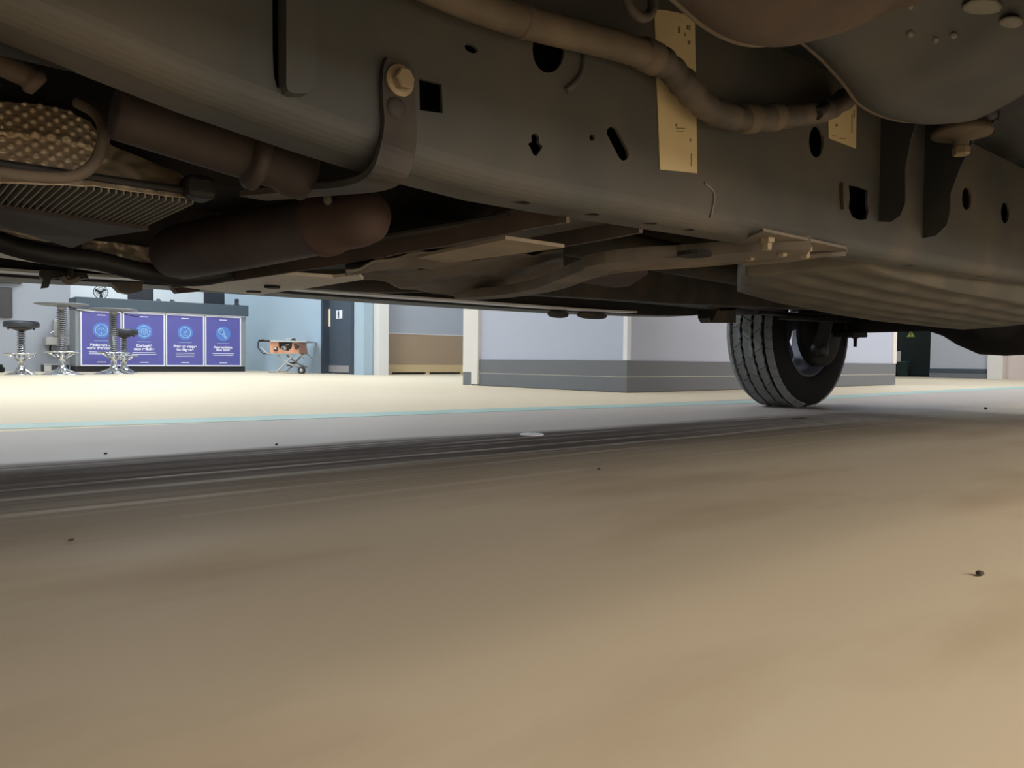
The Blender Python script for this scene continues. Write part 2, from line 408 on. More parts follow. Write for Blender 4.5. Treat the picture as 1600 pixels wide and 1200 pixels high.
# end trim of the partition's long face
ex = pv(1399, 550, BV).x
struct('trim_5', MB().box((ex - 0.06, BV - 0.006, zs), (ex + .02, BV + 0.06, 2.9)), M_white)

# far right: dark green doorway, grey wall, white post, pinkish wall
gA, gB = pu(1401, 560, 15.5).y, pu(1453, 560, 15.5).y
d3 = bpy.data.objects.new('door_3', None); C.objects.link(d3); d3.location = (15.5, (gA + gB) / 2, 0); d3['kind'] = 'structure'
part('door_leaf', MB().box((15.5, gB - .3, 0.01), (15.56, gA + 0.7, 2.3)), M_green, d3)
part('threshold', MB().box((15.46, gB - .3, 0), (15.56, gA + 0.7, 0.02)), M_soot, d3)
ws = bpy.data.objects.new('warning_sign', None); C.objects.link(ws); q = pu(1423.5, 522.5, 15.5); ws.location = q
tag(ws, 'yellow triangular warning sign on the dark green door at the far right', 'sign')
tr = [(q.x - .012, q.y - 0.075, q.z - 0.05), (q.x - .012, q.y + 0.075, q.z - 0.05), (q.x - .012, q.y, q.z + 0.075)]
part('plate', MB().prism(tr, (0.012, 0, 0)), M_yel, ws)
part('exclamation_mark', MB().box((q.x - .016, q.y - .008, q.z - .012), (q.x - .011, q.y + .008, q.z + .038)).box((q.x - .016, q.y - .008, q.z - .036), (q.x - .011, q.y + .008, q.z - .022)), M_soot, ws)
struct('wall_right', MB().box((14.2, pu(1546, 560, 14.2).y, 0.16), (14.35, pu(1453.5, 560, 14.2).y, ZC)), M_wallgrey)
bA, bB = pu(1546, 560, 14.2).y, pu(1453.5, 560, 14.2).y
br = bpy.data.objects.new('baseboard_right', None); C.objects.link(br); br.location = (14.2, bA, 0); br['kind'] = 'structure'
part('board', MB().box((14.18, bA, 0.003), (14.35, bB, 0.085)), M_skirt, br); part('board', MB().box((14.185, bA, 0.09), (14.35, bB, 0.16)), M_doordark, br)
struct('trim_6', MB().box((14.12, pu(1567, 560, 14.12).y, 0), (14.4, bA, ZC)), M_white)
struct('wall_right_end', MB().box((14.3, -7.9, 0), (14.4, pu(1567, 560, 14.2).y, ZC)), M_pink)
b = pu(1409, 588, 15.2); b.z = 0
pb = thing('waste_bin', 'teal open-topped waste bin in front of the dark green door', 'bin', (15.25, b.y, 0))
part('tub', MB().lathe((15.25, b.y, 0), (0, 0, 1), [(.085, 0), (.12, .26), (.128, .26), (.128, .275), (.112, .275), (.08, .02)], 20), M_bin, pb)
part('liner_rim', MB().tube([(15.25 + .123 * math.cos(t * PI / 10), b.y + .123 * math.sin(t * PI / 10), .277) for t in range(20)], .006, 6, closed=True), M_bin, pb)
pp = pu(1404, 550, 15.3)
one('paper_notice', MB().box((15.33, pp.y - .03, .26), (15.34, pp.y + .05, .48)), M_white, 'pale notice board edge standing beside the partition end and the dark green door', 'notice', (15.33, pp.y, .26))

# teal stripe painted on the floor
tl = [Vector((-6, 3.15, 0)), pz(0, 667), pz(400, 654), pz(800, 640), pz(1170, 628), pz(1454, 612), pz(1600, 605), Vector((14, 2.75, 0))]
m_ = MB(); vs = []
for p in tl: vs += [(p.x, p.y - .1, 0.0), (p.x, p.y + .1, 0.0), (p.x, p.y + .1, 0.0012), (p.x, p.y - .1, 0.0012)]
fs = []
for i in range(len(tl) - 1):
    for k in range(4): fs.append((4 * i + k, 4 * i + (k + 1) % 4, 4 * i + 4 + (k + 1) % 4, 4 * i + 4 + k))
m_.add(vs, fs + [(3, 2, 1, 0), tuple(4 * (len(tl) - 1) + k for k in range(4))])
struct('floor_stripe', m_, M_teal)

# ------------------------------------------------------------------ reception counter
VC = 13.0
cx0, cx1 = pv(118, 520, VC).x, pv(384.5, 520, VC).x
zt, zu, zp = 1.125, 0.925, 0.085
rc = thing('reception_counter', 'long grey reception counter fronted by four violet posters', 'counter', ((cx0 + cx1) / 2, VC + .3, 0))
part('body', MB().box((cx0 + .02, VC + 0.02, zp), (cx1 - .02, VC + 0.44, zu)), M_cbody, rc)
part('worktop', MB().bbox((cx0 - .0, VC - 0.04, zu + .02), (cx1 + .03, VC + 0.50, zt), .008), M_ctop, rc)
part('plinth', MB().box((cx0 + .0, VC + 0.05, 0.0), (cx1 - .0, VC + 0.42, zp)), M_cplinth, rc)
part('side_panel', MB().box((cx0 - .0, VC, zp), (cx0 + .02, VC + .44, zu + .02)), M_cbody, rc)
part('side_panel', MB().box((cx1 - .02, VC, zp), (cx1, VC + .44, zu + .02)), M_cbody, rc)
part('light_strip', MB().box((cx0 + .02, VC - 0.012, zu), (cx1 - .02, VC + 0.03, zu + .02)), M_frameW, rc, 'pale strip under the worktop')
def textmesh(txt, size, loc, wmax=None, bold=0.0):
    cu = bpy.data.curves.new('t', 'FONT'); cu.body = txt; cu.size = size; cu.align_x = 'CENTER'; cu.align_y = 'CENTER'; cu.space_line = 0.85
    cu.extrude = 0.001; cu.offset = bold
    t = bpy.data.objects.new('t', cu); C.objects.link(t); bpy.context.view_layer.update()
    me = bpy.data.meshes.new_from_object(t.evaluated_get(bpy.context.evaluated_depsgraph_get()))
    bpy.data.objects.remove(t)
    w = max(v.co.x for v in me.vertices) - min(v.co.x for v in me.vertices)
    k = wmax / w if wmax else 1
    me.transform(Matrix.Translation(Vector(loc)) @ Matrix.Rotation(PI / 2, 4, 'X') @ Matrix.Scale(k, 4))
    return me
def ring(mb, c, r, w, y, seg=24, a0=0.0, a1=2 * PI):
    n = seg; pts = [(c[0] + r * math.cos(a0 + (a1 - a0) * k / n), y, c[1] + r * math.sin(a0 + (a1 - a0) * k / n)) for k in range(n + (0 if a1 - a0 > 6.28 else 1))]
    mb.tube(pts, w, 5, closed=a1 - a0 > 6.28); return mb
edges = [pv(x, 530, VC).x for x in (124.5, 191, 258, 319.5, 377)]
lines = [['Bâtisseurs de', 'voies déterminés'], ['Curiosité', 'sans relâche'], ['Prise de risque', 'intelligente'], ['Appropriation', 'sans limite']]
look = ['road emblem, leftmost on the reception counter', 'gear emblem, second from left on the counter', 'gauge emblem, third from left on the counter', 'key emblem, rightmost on the reception counter']
for k in range(4):
    x0, x1 = edges[k] + .008, edges[k + 1] - .008; zc0, zc1 = zp + .005, zu - .005; xm = (x0 + x1) / 2; hh = zc1 - zc0
    p = thing('poster', 'violet poster in a white frame with ' + look[k], 'poster', (xm, VC, zc0), 'posters on the reception counter front')
    yF = VC - 0.004
    part('backing', MB().box((x0 + .012, yF, zc0 + .012), (x1 - .012, VC + .018, zc1 - .012)), M_poster, p)
    part('frame', MB().box((x0, VC - .014, zc0), (x0 + .018, VC + .018, zc1)).box((x1 - .018, VC - .014, zc0), (x1, VC + .018, zc1)).box((x0 + .018, VC - .014, zc0), (x1 - .018, VC + .018, zc0 + .018)).box((x0 + .018, VC - .014, zc1 - .014), (x1 - .018, VC + .018, zc1)), M_frameW, p)
    zc = zc0 + hh * .655
    dsc = part('emblem_disc', MB().lathe((xm, yF - .003, zc), (0, 1, 0), [(.12, 0), (.12, .003)], 32, False), M_disc, p)
    ic = MB(); yI = yF - .005; w = .0055
    if k == 0:
        ring(ic, (xm, zc), .083, w, yI)
        ic.tube([(xm - .058, yI, zc - .012), (xm - .02, yI, zc + .03), (xm + .02, yI, zc + .03), (xm + .058, yI, zc - .012)], w, 5)
        ic.tube([(xm, yI, zc + .015), (xm, yI, zc - .01)], w, 5); ic.tube([(xm, yI, zc - .03), (xm, yI, zc - .065)], w, 5)
    elif k == 1:
        ring(ic, (xm, zc), .085, w, yI, 18, .35, PI - .35); ring(ic, (xm, zc), .085, w, yI, 18, PI + .35, 2 * PI - .35)
        pts = []
        for t in range(32):
            r = .052 if (t // 2) % 2 == 0 else .04; a_ = 2 * PI * t / 32; pts.append((xm + r * math.cos(a_), yI, zc + r * math.sin(a_)))
        ic.tube(pts, w * .9, 5, closed=True); ring(ic, (xm, zc), .02, w * .9, yI, 12)
        for sx in (-1, 1): ic.lathe((xm + sx * .083, yI, zc), (0, 1, 0), [(.012, 0), (.012, .003)], 10, False)
    elif k == 2:
        ring(ic, (xm, zc), .083, w, yI)
        ic.tube([(xm - .012, yI, zc - .016), (xm + .03, yI, zc + .032)], [w * 1.8, w * .8], 5); ic.tube([(xm - .03, yI, zc - .045), (xm + .04, yI, zc - .045)], w * .8, 5)
    else:
        ang = -0.95; ca, sa = math.cos(ang), math.sin(ang)
        def kp(x, z): return (xm - .035 + x * ca - z * sa, yI, zc + .04 + x * sa + z * ca)
        ic.tube([kp(-.045, -.025), kp(-.045, .025), kp(-.03, .04), (kp(.02, .04)), kp(.05, .025), kp(.05, -.025), kp(.02, -.04), kp(-.03, -.04)], w, 5, closed=True)
        ic.tube([kp(.05, .012), kp(.14, .012), kp(.15, 0), kp(.14, -.012), kp(.05, -.012)], w, 5); ic.tube([kp(-.035, -.02), kp(-.035, .02), kp(-.005, .02), kp(-.005, -.02)], w, 5, closed=True)
    part('icon', ic, M_icon, dsc)
    def put(me, nm):
        me.transform(Matrix.Translation(-wloc(p))); me.materials.append(M_text); o = bpy.data.objects.new(nm, me); C.objects.link(o); o.parent = p
    put(textmesh('\n'.join(lines[k]), .068, (xm, yF - .001, zc0 + hh * .355), {0: .40, 1: .30, 2: .36, 3: .32}[k], .0025), 'headline')
    fine = MB()
    for j, ww in enumerate(((.34, .34, 0), (.34, .36, 0), (.29, .30, .28), (.36, .33, 0))[k]):
        if ww: fine.box((xm - ww / 2, yF - .002, zc0 + hh * .255 - j * .028 - .004), (xm + ww / 2, yF + .001, zc0 + hh * .255 - j * .028 + .005))
    fine.box((xm - .065, yF - .002, zc0 + hh * .065), (xm + .065, yF + .001, zc0 + hh * .065 + .012)); fine.box((xm - .06, yF - .002, zc0 + hh * .925), (xm + .06, yF + .001, zc0 + hh * .925 + .012))
    part('small_print', fine, M_text, p, None, 'stuff')
    part('rule', MB().box((xm - .1, yF - .002, zc0 + hh * .46), (xm + .1, yF + .001, zc0 + hh * .46 + .005)), M_icon, p)

# things on the counter
ZT = zt
f = pv(157, 465, VC + .25); fx, fy = f.x, VC + .25
fan = thing('desk_fan', 'small black desk fan on the left end of the reception counter', 'fan', (fx, fy, ZT))
part('base', MB().lathe((fx, fy, ZT), (0, 0, 1), [(.055, 0), (.055, .012), (.012, .025), (.010, .06)], 16), M_screen, fan)
fc = (fx, ZT + .105)
g = MB()
for r in (.10, .07, .045, .02): ring(g, fc, r, .0028, fy - .03, 28)
for t in range(10): g.tube([(fx + .02 * math.cos(t * PI / 5), fy - .032, fc[1] + .02 * math.sin(t * PI / 5)), (fx + .1 * math.cos(t * PI / 5), fy - .03, fc[1] + .1 * math.sin(t * PI / 5))], .002, 4)
ring(g, fc, .10, .006, fy - .015, 28)
part('cage', g, M_screen, fan)
for t in range(3):
    a_ = t * 2 * PI / 3 + .5; ca, sa = math.cos(a_), math.sin(a_)
    part('blade', MB().prism([(fx + ca * .015 - sa * .012, fy - .02, fc[1] + sa * .015 + ca * .012), (fx + ca * .08 - sa * .035, fy - .012, fc[1] + sa * .08 + ca * .035), (fx + ca * .085 + sa * .01, fy - .024, fc[1] + sa * .085 - ca * .01), (fx + ca * .015 + sa * .01, fy - .022, fc[1] + sa * .015 - ca * .01)], (0, .004, 0)), M_screen, fan)
part('motor', MB().lathe((fx, fy - .025, fc[1]), (0, 1, 0), [(.02, 0), (.028, .02), (.028, .06), (.018, .075)], 14), M_screen, fan)
def monitor(xa, xb, lab, vv):
    a_, b_ = pv(xa, 470, vv).x, pv(xb, 470, vv).x; xm = (a_ + b_) / 2
    t = thing('monitor', lab, 'monitor', (xm, vv, ZT), 'monitors on the reception counter')
    part('screen', MB().bbox((a_, vv, ZT + .022), (b_, vv + .035, ZT + .42), .006), M_screen, t)
    part('neck', MB().box((xm - .035, vv + .036, ZT + .012), (xm + .035, vv + .06, ZT + .25)), M_screen, t)
    part('stand_base', MB().bbox((xm - .12, vv - .03, ZT), (xm + .12, vv + .13, ZT + .014), .004), M_screen, t)
    kb = MB()
    for j in range(3): kb.tube([(xm - .05 + j * .05, vv + .05, ZT + .07), (xm - .09 + j * .09, vv + .02, ZT + .03), (xm - .08 + j * .05, vv + .05, ZT + .012)], .006, 5)
    part('cables', kb, M_soot, t)
monitor(200, 240, 'black monitor left of centre on the reception counter', VC + .30)
monitor(319, 351, 'black monitor at the right of the reception counter', VC + .34)
for xx_, lb in ((248.5, 'left'), (270, 'right')):
    q = pv(xx_, 474, VC + .12)
    t = thing('card_holder', 'small dark card holder on the counter middle, the %s one of two' % lb, 'holder', (q.x, VC + .12, ZT), 'card holders on the counter')
    part('tray', MB().bbox((q.x - .03, VC + .10, ZT), (q.x + .03, VC + .16, ZT + .022), .003), M_ctop, t)
    part('back_plate', MB().bbox((q.x - .03, VC + .155, ZT), (q.x + .03, VC + .165, ZT + .045), .003), M_ctop, t)
q = pv(370, 474, VC + .1)
t = thing('desk_phone', 'dark upright desk phone at the right end of the counter', 'phone', (q.x, VC + .1, ZT))
part('handset', MB().bbox((q.x - .035, VC + .09, ZT + .005), (q.x + .035, VC + .115, ZT + .115), .01), M_screen, t)
part('keypad', MB().box((q.x - .022, VC + .085, ZT + .02), (q.x + .022, VC + .091, ZT + .07)), M_doorframe, t)
part('cradle', MB().bbox((q.x - .04, VC + .08, ZT), (q.x + .04, VC + .16, ZT + .02), .004), M_screen, t)

# television and fountain on the back wall
q0, q1 = pv(-28, 470, VB), pv(18.5, 470, VB); za, zb_ = pv(18, 450, VB).z, pv(19, 497, VB).z
tv = thing('television', 'dark flat screen television on the grey wall at the left edge', 'television', ((q0.x + q1.x) / 2, VB, zb_))
part('panel', MB().bbox((q0.x, VB - .06, zb_), (q1.x, VB - .015, za), .006), M_screen, tv)
part('wall_bracket', MB().box((q0.x + .15, VB - .015, zb_ + .1), (q1.x - .15, VB, za - .1)), M_soot, tv)
one('wall_shelf', MB().bbox((q0.x, VB - .12, pv(20, 443, VB).z), (pv(33, 441, VB).x, VB, pv(20, 439, VB).z), .004), M_screen, 'thin dark shelf on the grey wall above the television', 'shelf', (q0.x, VB, 1.3))
def F_(x, y): return pv(x, y, VB)
fo = thing('drinking_fountain', 'grey wall-mounted drinking fountain with bottle filler beside the counter', 'fountain', (F_(85, 540).x, VB, .3))
a_, b_ = F_(67, 527), F_(104, 540)
part('basin', MB().bbox((a_.x, VB - .30, b_.z), (b_.x, VB - .0, a_.z), .015), M_foun, fo)
c0, c1 = F_(82, 499), F_(92, 527)
part('filler_column', MB().bbox((c0.x, VB - .08, c1.z), (c1.x, VB, c0.z), .02), M_foun, fo)
q = F_(76, 521)
sp_ = part('spout', MB().tube(smoothpath([(q.x, VB - .2, a_.z - .01), (q.x, VB - .2, a_.z + .06), (q.x + .02, VB - .2, a_.z + .085), (q.x + .05, VB - .2, a_.z + .07)]), .014, 8), M_chrome, fo)
part('drain_pipe', MB().tube(smoothpath([(a_.x + .09, VB - .08, b_.z + .01), (a_.x + .09, VB - .08, b_.z - .09), (a_.x + .16, VB - .08, b_.z - .13), (a_.x + .2, VB - .08, b_.z - .05), (a_.x + .2, VB - .08, b_.z + .005)]), .013, 8), M_soot, fo)
part('chiller_box', MB().bbox((a_.x + .24, VB - .16, b_.z - .12), (b_.x - .02, VB, b_.z), .005), M_foun, fo)
struct('baseboard_back', MB().box((-7.9, VB - .015, 0), (ue, VB, .1)), M_wallgrey)
q = F_(73, 577)
sb = thing('storage_case', 'grey low case on the floor under the drinking fountain', 'case', (q.x + .15, VC + .45, 0))
s0, s1 = pv(69.5, 577, VC + .3).x, cx0 - .03
part('shell', MB().bbox((s0, VC + .32, 0), (s1, VC + .62, .10), .006), M_cplinth, sb)
part('lid', MB().bbox((s0 - .004, VC + .315, .10), (s1, VC + .625, .115), .004), M_steel, sb)
part('end_cap', MB().box((s0, VC + .305, .003), (s0 + .09, VC + .32, .095)), M_foun, sb)

# ------------------------------------------------------------------ spring bar tables and stools
def pedestal(t, x, y, ztop, spring_r, ring_r, ring_z, base_r, wires=True):
    part('base', MB().lathe((x, y, 0), (0, 0, 1), [(base_r, 0), (base_r, .006), (base_r * .8, .014), (base_r * .45, .035), (.06, .075), (.04, .10), (.036, .12)], 28), M_chrome, t)
    for k in range(5):
        a_ = 2 * PI * k / 5 + .3; c, s_ = math.cos(a_), math.sin(a_)
        part('base_rib', MB().prism([(x + c * .03 - s_ * .006, y + s_ * .03 + c * .006, .085), (x + c * base_r * .9 - s_ * .006, y + s_ * base_r * .9 + c * .006, .012), (x + c * .03 - s_ * .006, y + s_ * .03 + c * .006, .012)], (s_ * .012, -c * .012, 0)), M_chrome, t)
    part('column', MB().lathe((x, y, .1), (0, 0, 1), [(.036, 0), (.036, ring_z - .1), (.03, ring_z - .09), (.026, ztop - .1)], 18), M_chrome, t)
    fr = part('foot_ring', MB().tube([(x + ring_r * math.cos(k * PI / 16), y + ring_r * math.sin(k * PI / 16), ring_z) for k in range(32)], .011, 8, closed=True), M_chrome, t)
    for k in range(4):
        a_ = PI / 2 * k + .35; c, s_ = math.cos(a_), math.sin(a_)
        part('bracket', MB().tube([(x + c * .035, y + s_ * .035, ring_z - .085), (x + c * ring_r, y + s_ * ring_r, ring_z)], .011, 6).tube([(x + c * .035, y + s_ * .035, ring_z - .005), (x + c * ring_r, y + s_ * ring_r, ring_z)], .008, 6), M_chrome, fr)
    n = int((ztop - .05 - ring_z) / .026); pts = []
    for k in range(n * 12 + 1): pts.append((x + spring_r * math.cos(k * PI / 6), y + spring_r * math.sin(k * PI / 6), ring_z + .01 + k * (ztop - .05 - ring_z) / (n * 12)))
    part('coil_spring', MB().tube(pts, .0075, 5), M_spring, t)
def bar_table(x, y, ztop, lab, rtop):
    t = thing('bar_table', lab, 'table', (x, y, 0), 'spring-column bar tables')
    pedestal(t, x, y, ztop - .03, .052, .19, .285, .245)
    part('tabletop', MB().lathe((x, y, ztop - .03), (0, 0, 1), [(.05, -.012), (.12, 0), (rtop - .06, .006), (rtop, .018), (rtop, .026), (rtop - .015, .03), (.02, .03)], 40), M_ttop, t)
    part('flange', MB().lathe((x, y, ztop - .075), (0, 0, 1), [(.045, 0), (.05, .02), (.05, .035)], 16), M_steel, t)
    part('cable', MB().tube(smoothpath([(x + .05, y - .1, ztop - .03), (x + .14, y - .16, ztop - .08), (x + .27, y - .2, ztop - .1)]), .005, 5), M_soot, t)
def bar_stool(x, y, ztop, lab):
    t = thing('bar_stool', lab, 'stool', (x, y, 0), 'spring-column bar stools')
    pedestal(t, x, y, ztop - .07, .042, .185, .255, .18)
    part('seat', MB().lathe((x, y, ztop - .085), (0, 0, 1), [(.17, 0), (.19, .008), (.193, .05), (.18, .078), (.12, .085), (.02, .086)], 32), M_cush, t)
    part('seat_plate', MB().lathe((x, y, ztop - .125), (0, 0, 1), [(.05, 0), (.08, .015), (.13, .03), (.13, .041)], 20), M_sawdark, t)
    for k in range(4):
        a_ = PI / 2 * k + .2
        part('bolt', MB().lathe((x + .14 * math.cos(a_), y + .14 * math.sin(a_), ztop - .11), (0, 0, 1), [(.012, 0), (.012, .026)], 8), M_sawdark, t)
tb1, tb2 = pz(97.5, 585.5), pz(178, 584.5)
bar_table(tb1.x, tb1.y, .885, 'round grey bar table on a spring column, left of the two', .30)
bar_table(tb2.x, tb2.y, .865, 'round grey bar table on a spring column before the leftmost violet poster', .30)
st1, st2 = pz(34, 585.5), pz(194, 582.5)
bar_stool(st1.x, st1.y, .66, 'dark round bar stool at the far left beneath the television')
bar_stool(st2.x, st2.y, .635, 'black round bar stool close behind the right bar table')
q = pz(-4, 582)
sf = thing('chair_foot', 'black chair foot with caster just inside the left edge of the photo', 'chair', (q.x, q.y, 0))
e_ = pz(7, 582) - q; e_ = e_.normalized()
part('leg', MB().tube([q + Vector((0, 0, .09)) - e_ * .25, q + Vector((0, 0, .09)) + e_ * .06], .022, 8), M_soot, sf)
part('caster', MB().lathe(q + e_ * .05 + Vector((-.015, -.015, .04)), Vector((1, 1, 0)), [(.02, 0), (.04, .004), (.04, .036), (.02, .04)], 16), M_soot, sf)

# ------------------------------------------------------------------ table saw on its folding stand
VSAW = 11.55; TS = 'orange jobsite table saw on a wheeled folding stand by the blue wall'
def S(x, y, dv=0.0):                                                 # saw built across the sight line, upright
    o_ = pz(452, 583.2); ax = Vector((R0.x, R0.y, 0)).normalized(); dp = Vector((Fw.x, Fw.y, 0)).normalized()
    k = (o_ - EYE).dot(dp) / FPX
    return o_ + ax * ((x - 452) * k) + Vector((0, 0, (583.2 - y) * k)) + dp * dv
sw = thing('table_saw', TS, 'saw', S(452, 583.2))
DP = Vector((Fw.x, Fw.y, 0)).normalized()
def sp(pts, d0, d1, m, nm, lab=None, par=None): return part(nm, MB().prism([S(x, y, d0) for x, y in pts], DP * (d1 - d0)), m, par or sw, lab)
bd = sp([(430, 535.5), (442, 535.5), (443, 544), (449, 548), (458, 548.5), (463, 544), (464, 535.5), (472, 535.5), (474, 551.8), (430, 551.8)], -.25, .25, M_orange, 'body')
sp([(441, 536), (465, 536), (463.5, 545), (458, 549), (449, 548.5), (442.5, 544)], -.2, .24, M_sawdark, 'motor_bay')
part('motor', MB().lathe(S(451, 545, -.22), DP, [(.03, 0), (.035, .02), (.035, .1)], 16), M_steel, sw)
part('bevel_handwheel', MB().tube([S(451 + 3.2 * math.cos(k * PI / 8), 545 - 3.2 * math.sin(k * PI / 8), -.27) for k in range(16)], .007, 6, closed=True), M_steel, sw)
sp([(452, 539.5), (458, 538), (459, 537.2), (457, 540), (452, 540.8)], -.23, -.21, M_steel, 'height_scale')
part('power_switch', MB().prism([S(436.5, 542.5, -.28), S(441.5, 542.5, -.28), S(441.5, 549, -.28), S(436.5, 549, -.28)], DP * .03), M_rust, sw, 'red switch box')
part('switch_paddle', MB().prism([S(438, 543.5, -.3), S(440.3, 543.5, -.3), S(440.3, 546.5, -.3), S(438, 546.5, -.3)], DP * .02), M_frameW, sw)
sp([(467.5, 537), (471, 538), (473, 541), (473, 545.5), (469.5, 546), (468, 542)], -.3, -.2, M_sawdark, 'side_handle')
part('table_top', MB().prism([S(430, 531.8, -.3), S(487, 533.5, -.3), S(487, 535.3, -.3), S(430, 535.3, -.3)], DP * .62), M_saw, sw)
part('rail', MB().tube([S(422, 533.6, -.3), S(431, 533.8, -.3)], .016, 8), M_sawdark, sw)
sp([(448, 528.3), (458, 528), (459.5, 531.6), (448, 531.6)], -.05, .02, M_saw, 'blade_guard')
sp([(458.5, 529), (460.5, 529), (463.5, 533), (454, 533)], -.06, .03, M_sawdark, 'riving_knife')
for d in (-.24, .24):
    part('stand_leg', MB().tube([S(467.5, 552.5, d), S(440.5, 580.5, d), S(427.5, 580.8, d)], .014, 8), M_steel, sw)
    part('stand_leg', MB().tube([S(441, 555, d), S(456, 567, d), S(473.5, 574.5, d)], .014, 8), M_steel, sw)
    part('stand_rail', MB().tube([S(416, 544, d), S(425, 552.8, d), S(474, 552.8, d), S(482, 561, d)], .009, 8), M_steel, sw)
    xw = 478 if d < 0 else 464.5
    w_ = part('wheel', MB().lathe(S(xw, 578.4, d - .03), DP, [(.02, 0), (.035, -.004), (.045, .004), (.056, .006), (.056, .05), (.045, .052), (.02, .05)], 22), M_rubber if False else M_sawdark, sw)
    part('hub', MB().lathe(S(xw, 578.4, d - .042), DP, [(.006, 0), (.028, .006), (.03, .016)], 14), M_steel, w_)
part('axle', MB().tube([S(478, 578.4, -.22), S(464.5, 578.4, .25)], .008, 6), M_steel, sw)
part('crossbar', MB().tube([S(456, 567, -.24), S(456, 567, .24)], .01, 6), M_sawdark, sw)
part('foot_pedal', MB().tube([S(451, 571, -.1), S(458, 571, -.1), S(459, 574, -.1)], .01, 6), M_sawdark, sw)
part('handle', MB().tube([S(413, 532.5), S(404.5, 532.8), S(403.3, 535), S(403.3, 544), S(411, 552.8), S(424, 552.8)], .011, 8), M_doorframe, sw)
part('hand_grip', MB().tube([S(413, 532.5), S(405, 532.7)], .018, 8), M_soot, sw)

# ------------------------------------------------------------------ the pickup, seen from below its near side
UW, VW, RW, WW = 3.645, 2.12, 0.392, 0.26                              # far rear wheel
VM = 1.13                                                           # centre line of the vehicle
VR = 0.62                                                           # near frame rail, outer web
tk = thing('pickup_truck', 'parked pickup truck seen from underneath, dusty grey frame and one rear tyre on the floor', 'truck', (1.7, VM, 0))

# near frame rail: boxed section with pressed holes
ZB = [(-.7, .60), (-.1, .497), (.075, .462), (.19, .439), (.27, .428), (.36, .415), (.52, .405), (.855, .411), (1.2, .416), (1.73, .426), (2.12, .436), (3.1, .47), (4.6, .50)]
ZTR = 0.68
def rail_mesh(y0, y1, sgn, st, zt_, zb_of):
    m_ = MB(); rings = []
    d = 0.004
    for u in st:
        zb = zb_of(u)
        A_ = [(.024 - .024 * math.cos(t), zb + .012 - .024 * math.sin(t)) for t in [k * PI / 14 for k in range(8)]]; B_ = [(.024 - .02 * math.cos(t), zb + .012 - .02 * math.sin(t)) for t in [k * PI / 14 for k in range(8)]]
        o_ = [(0, zt_)] + A_ + [(y1 - y0 - .003, zb - .012), (y1 - y0, zb - .009), (y1 - y0, zt_)]
        i_ = [(d, zt_ - d)] + B_ + [(y1 - y0 - .006, zb - .008), (y1 - y0 - d, zb - .006), (y1 - y0 - d, zt_ - d)]
        f_ = (lambda p: (u, y0 + p[0], p[1])) if sgn > 0 else (lambda p: (u, y1 - p[0], p[1]))
        rings.append([f_(p) for p in o_] + [f_(p) for p in i_])
    n = 12; vs = [p for r in rings for p in r]; fs = []
    for i in range(len(rings) - 1):
        for k in range(n):
            a, b = i * 24 + k, i * 24 + (k + 1) % n; fs.append((a, b, b + 24, a + 24))
            a, b = i * 24 + 12 + k, i * 24 + 12 + (k + 1) % n; fs.append((a + 24, b + 24, b, a))
    for base in (0, (len(rings) - 1) * 24):
        for k in range(n):
            q_ = (base + k, base + (k + 1) % n, base + 12 + (k + 1) % n, base + 12 + k); fs.append(q_ if base else q_[::-1])
    m_.add(vs, fs); return m_
st = [-.7 + .1 * k for k in range(54)]
rail = part('frame_rail', rail_mesh(VR, .682, 1, st, ZTR, lambda u: interp(ZB, u)), M_rail, tk)
cut = MB()
def hole(pts): cut.prism([pv(x, y, VR - .02) * 1.0 if False else Vector((pv(x, y, VR).x, VR - .02, pv(x, y, VR).z)) for x, y in pts], (0, .045, 0))
def ell(cx, cy, a, b, tilt=0.0, n=16):
    t = math.radians(tilt); return [(cx + a * math.cos(k * 2 * PI / n) * math.cos(t) - b * math.sin(k * 2 * PI / n) * math.sin(t), cy + a * math.cos(k * 2 * PI / n) * math.sin(t) + b * math.sin(k * 2 * PI / n) * math.cos(t)) for k in range(n)]
hole(ell(736.5, 76, 11, 6.5, 25)); hole(ell(857, 78, 25, 36, 0, 20))
hole([(655, 122), (690, 131), (692, 177), (656, 172)])
hole([(832, 209), (838, 208), (842, 213), (842, 222), (848, 229), (844, 236), (838, 244), (833, 241), (829, 232), (825, 225), (831, 221), (830, 213)])
hole([(951, 200), (957, 197), (963, 200), (981, 234), (983, 242), (979, 250), (972, 251), (967, 246), (949, 211), (948, 204)])
hole(ell(1275.5, 221.5, 11.5, 25)); hole(ell(1510.5, 310, 7.5, 18)); hole(ell(1570.5, 332, 6.5, 17))
hole([(1326, 289), (1340, 291), (1356, 297), (1355, 315), (1357, 330), (1354, 343), (1342, 344), (1332, 339), (1326, 325), (1328, 308)])
hole(ell(925, 215, 4, 5))
hole([(425, -80), (437.5, -80), (437.5, 138), (433, 137), (428, 120), (426, 80)])
for (x, y, a, b) in ((813, 310, 9, 2.2), (922, 331, 7, 2.5), (1013, 346.5, 7, 2.5), (1073, 348, 9, 2.5), (1417, 416, 8, 3), (1531, 435, 9, 2.2)):
    p = pv(x, y, .65); cut.lathe((p.x, .65, p.z - .06), (0, 0, 1), [(.011, 0), (.011, .068)], 10)
boolean_cut(rail, cut)
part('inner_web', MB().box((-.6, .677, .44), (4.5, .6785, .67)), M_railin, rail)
hp = pv(1319, 306, VR)
part('hole_flange', MB().strip(smoothpath([(hp.x - .008, VR - .0025, hp.z + .018), (hp.x - .010, VR - .004, hp.z), (hp.x - .004, VR - .003, hp.z - .022)], 4), (1, 0, 0), .012, .005), M_dark, rail)
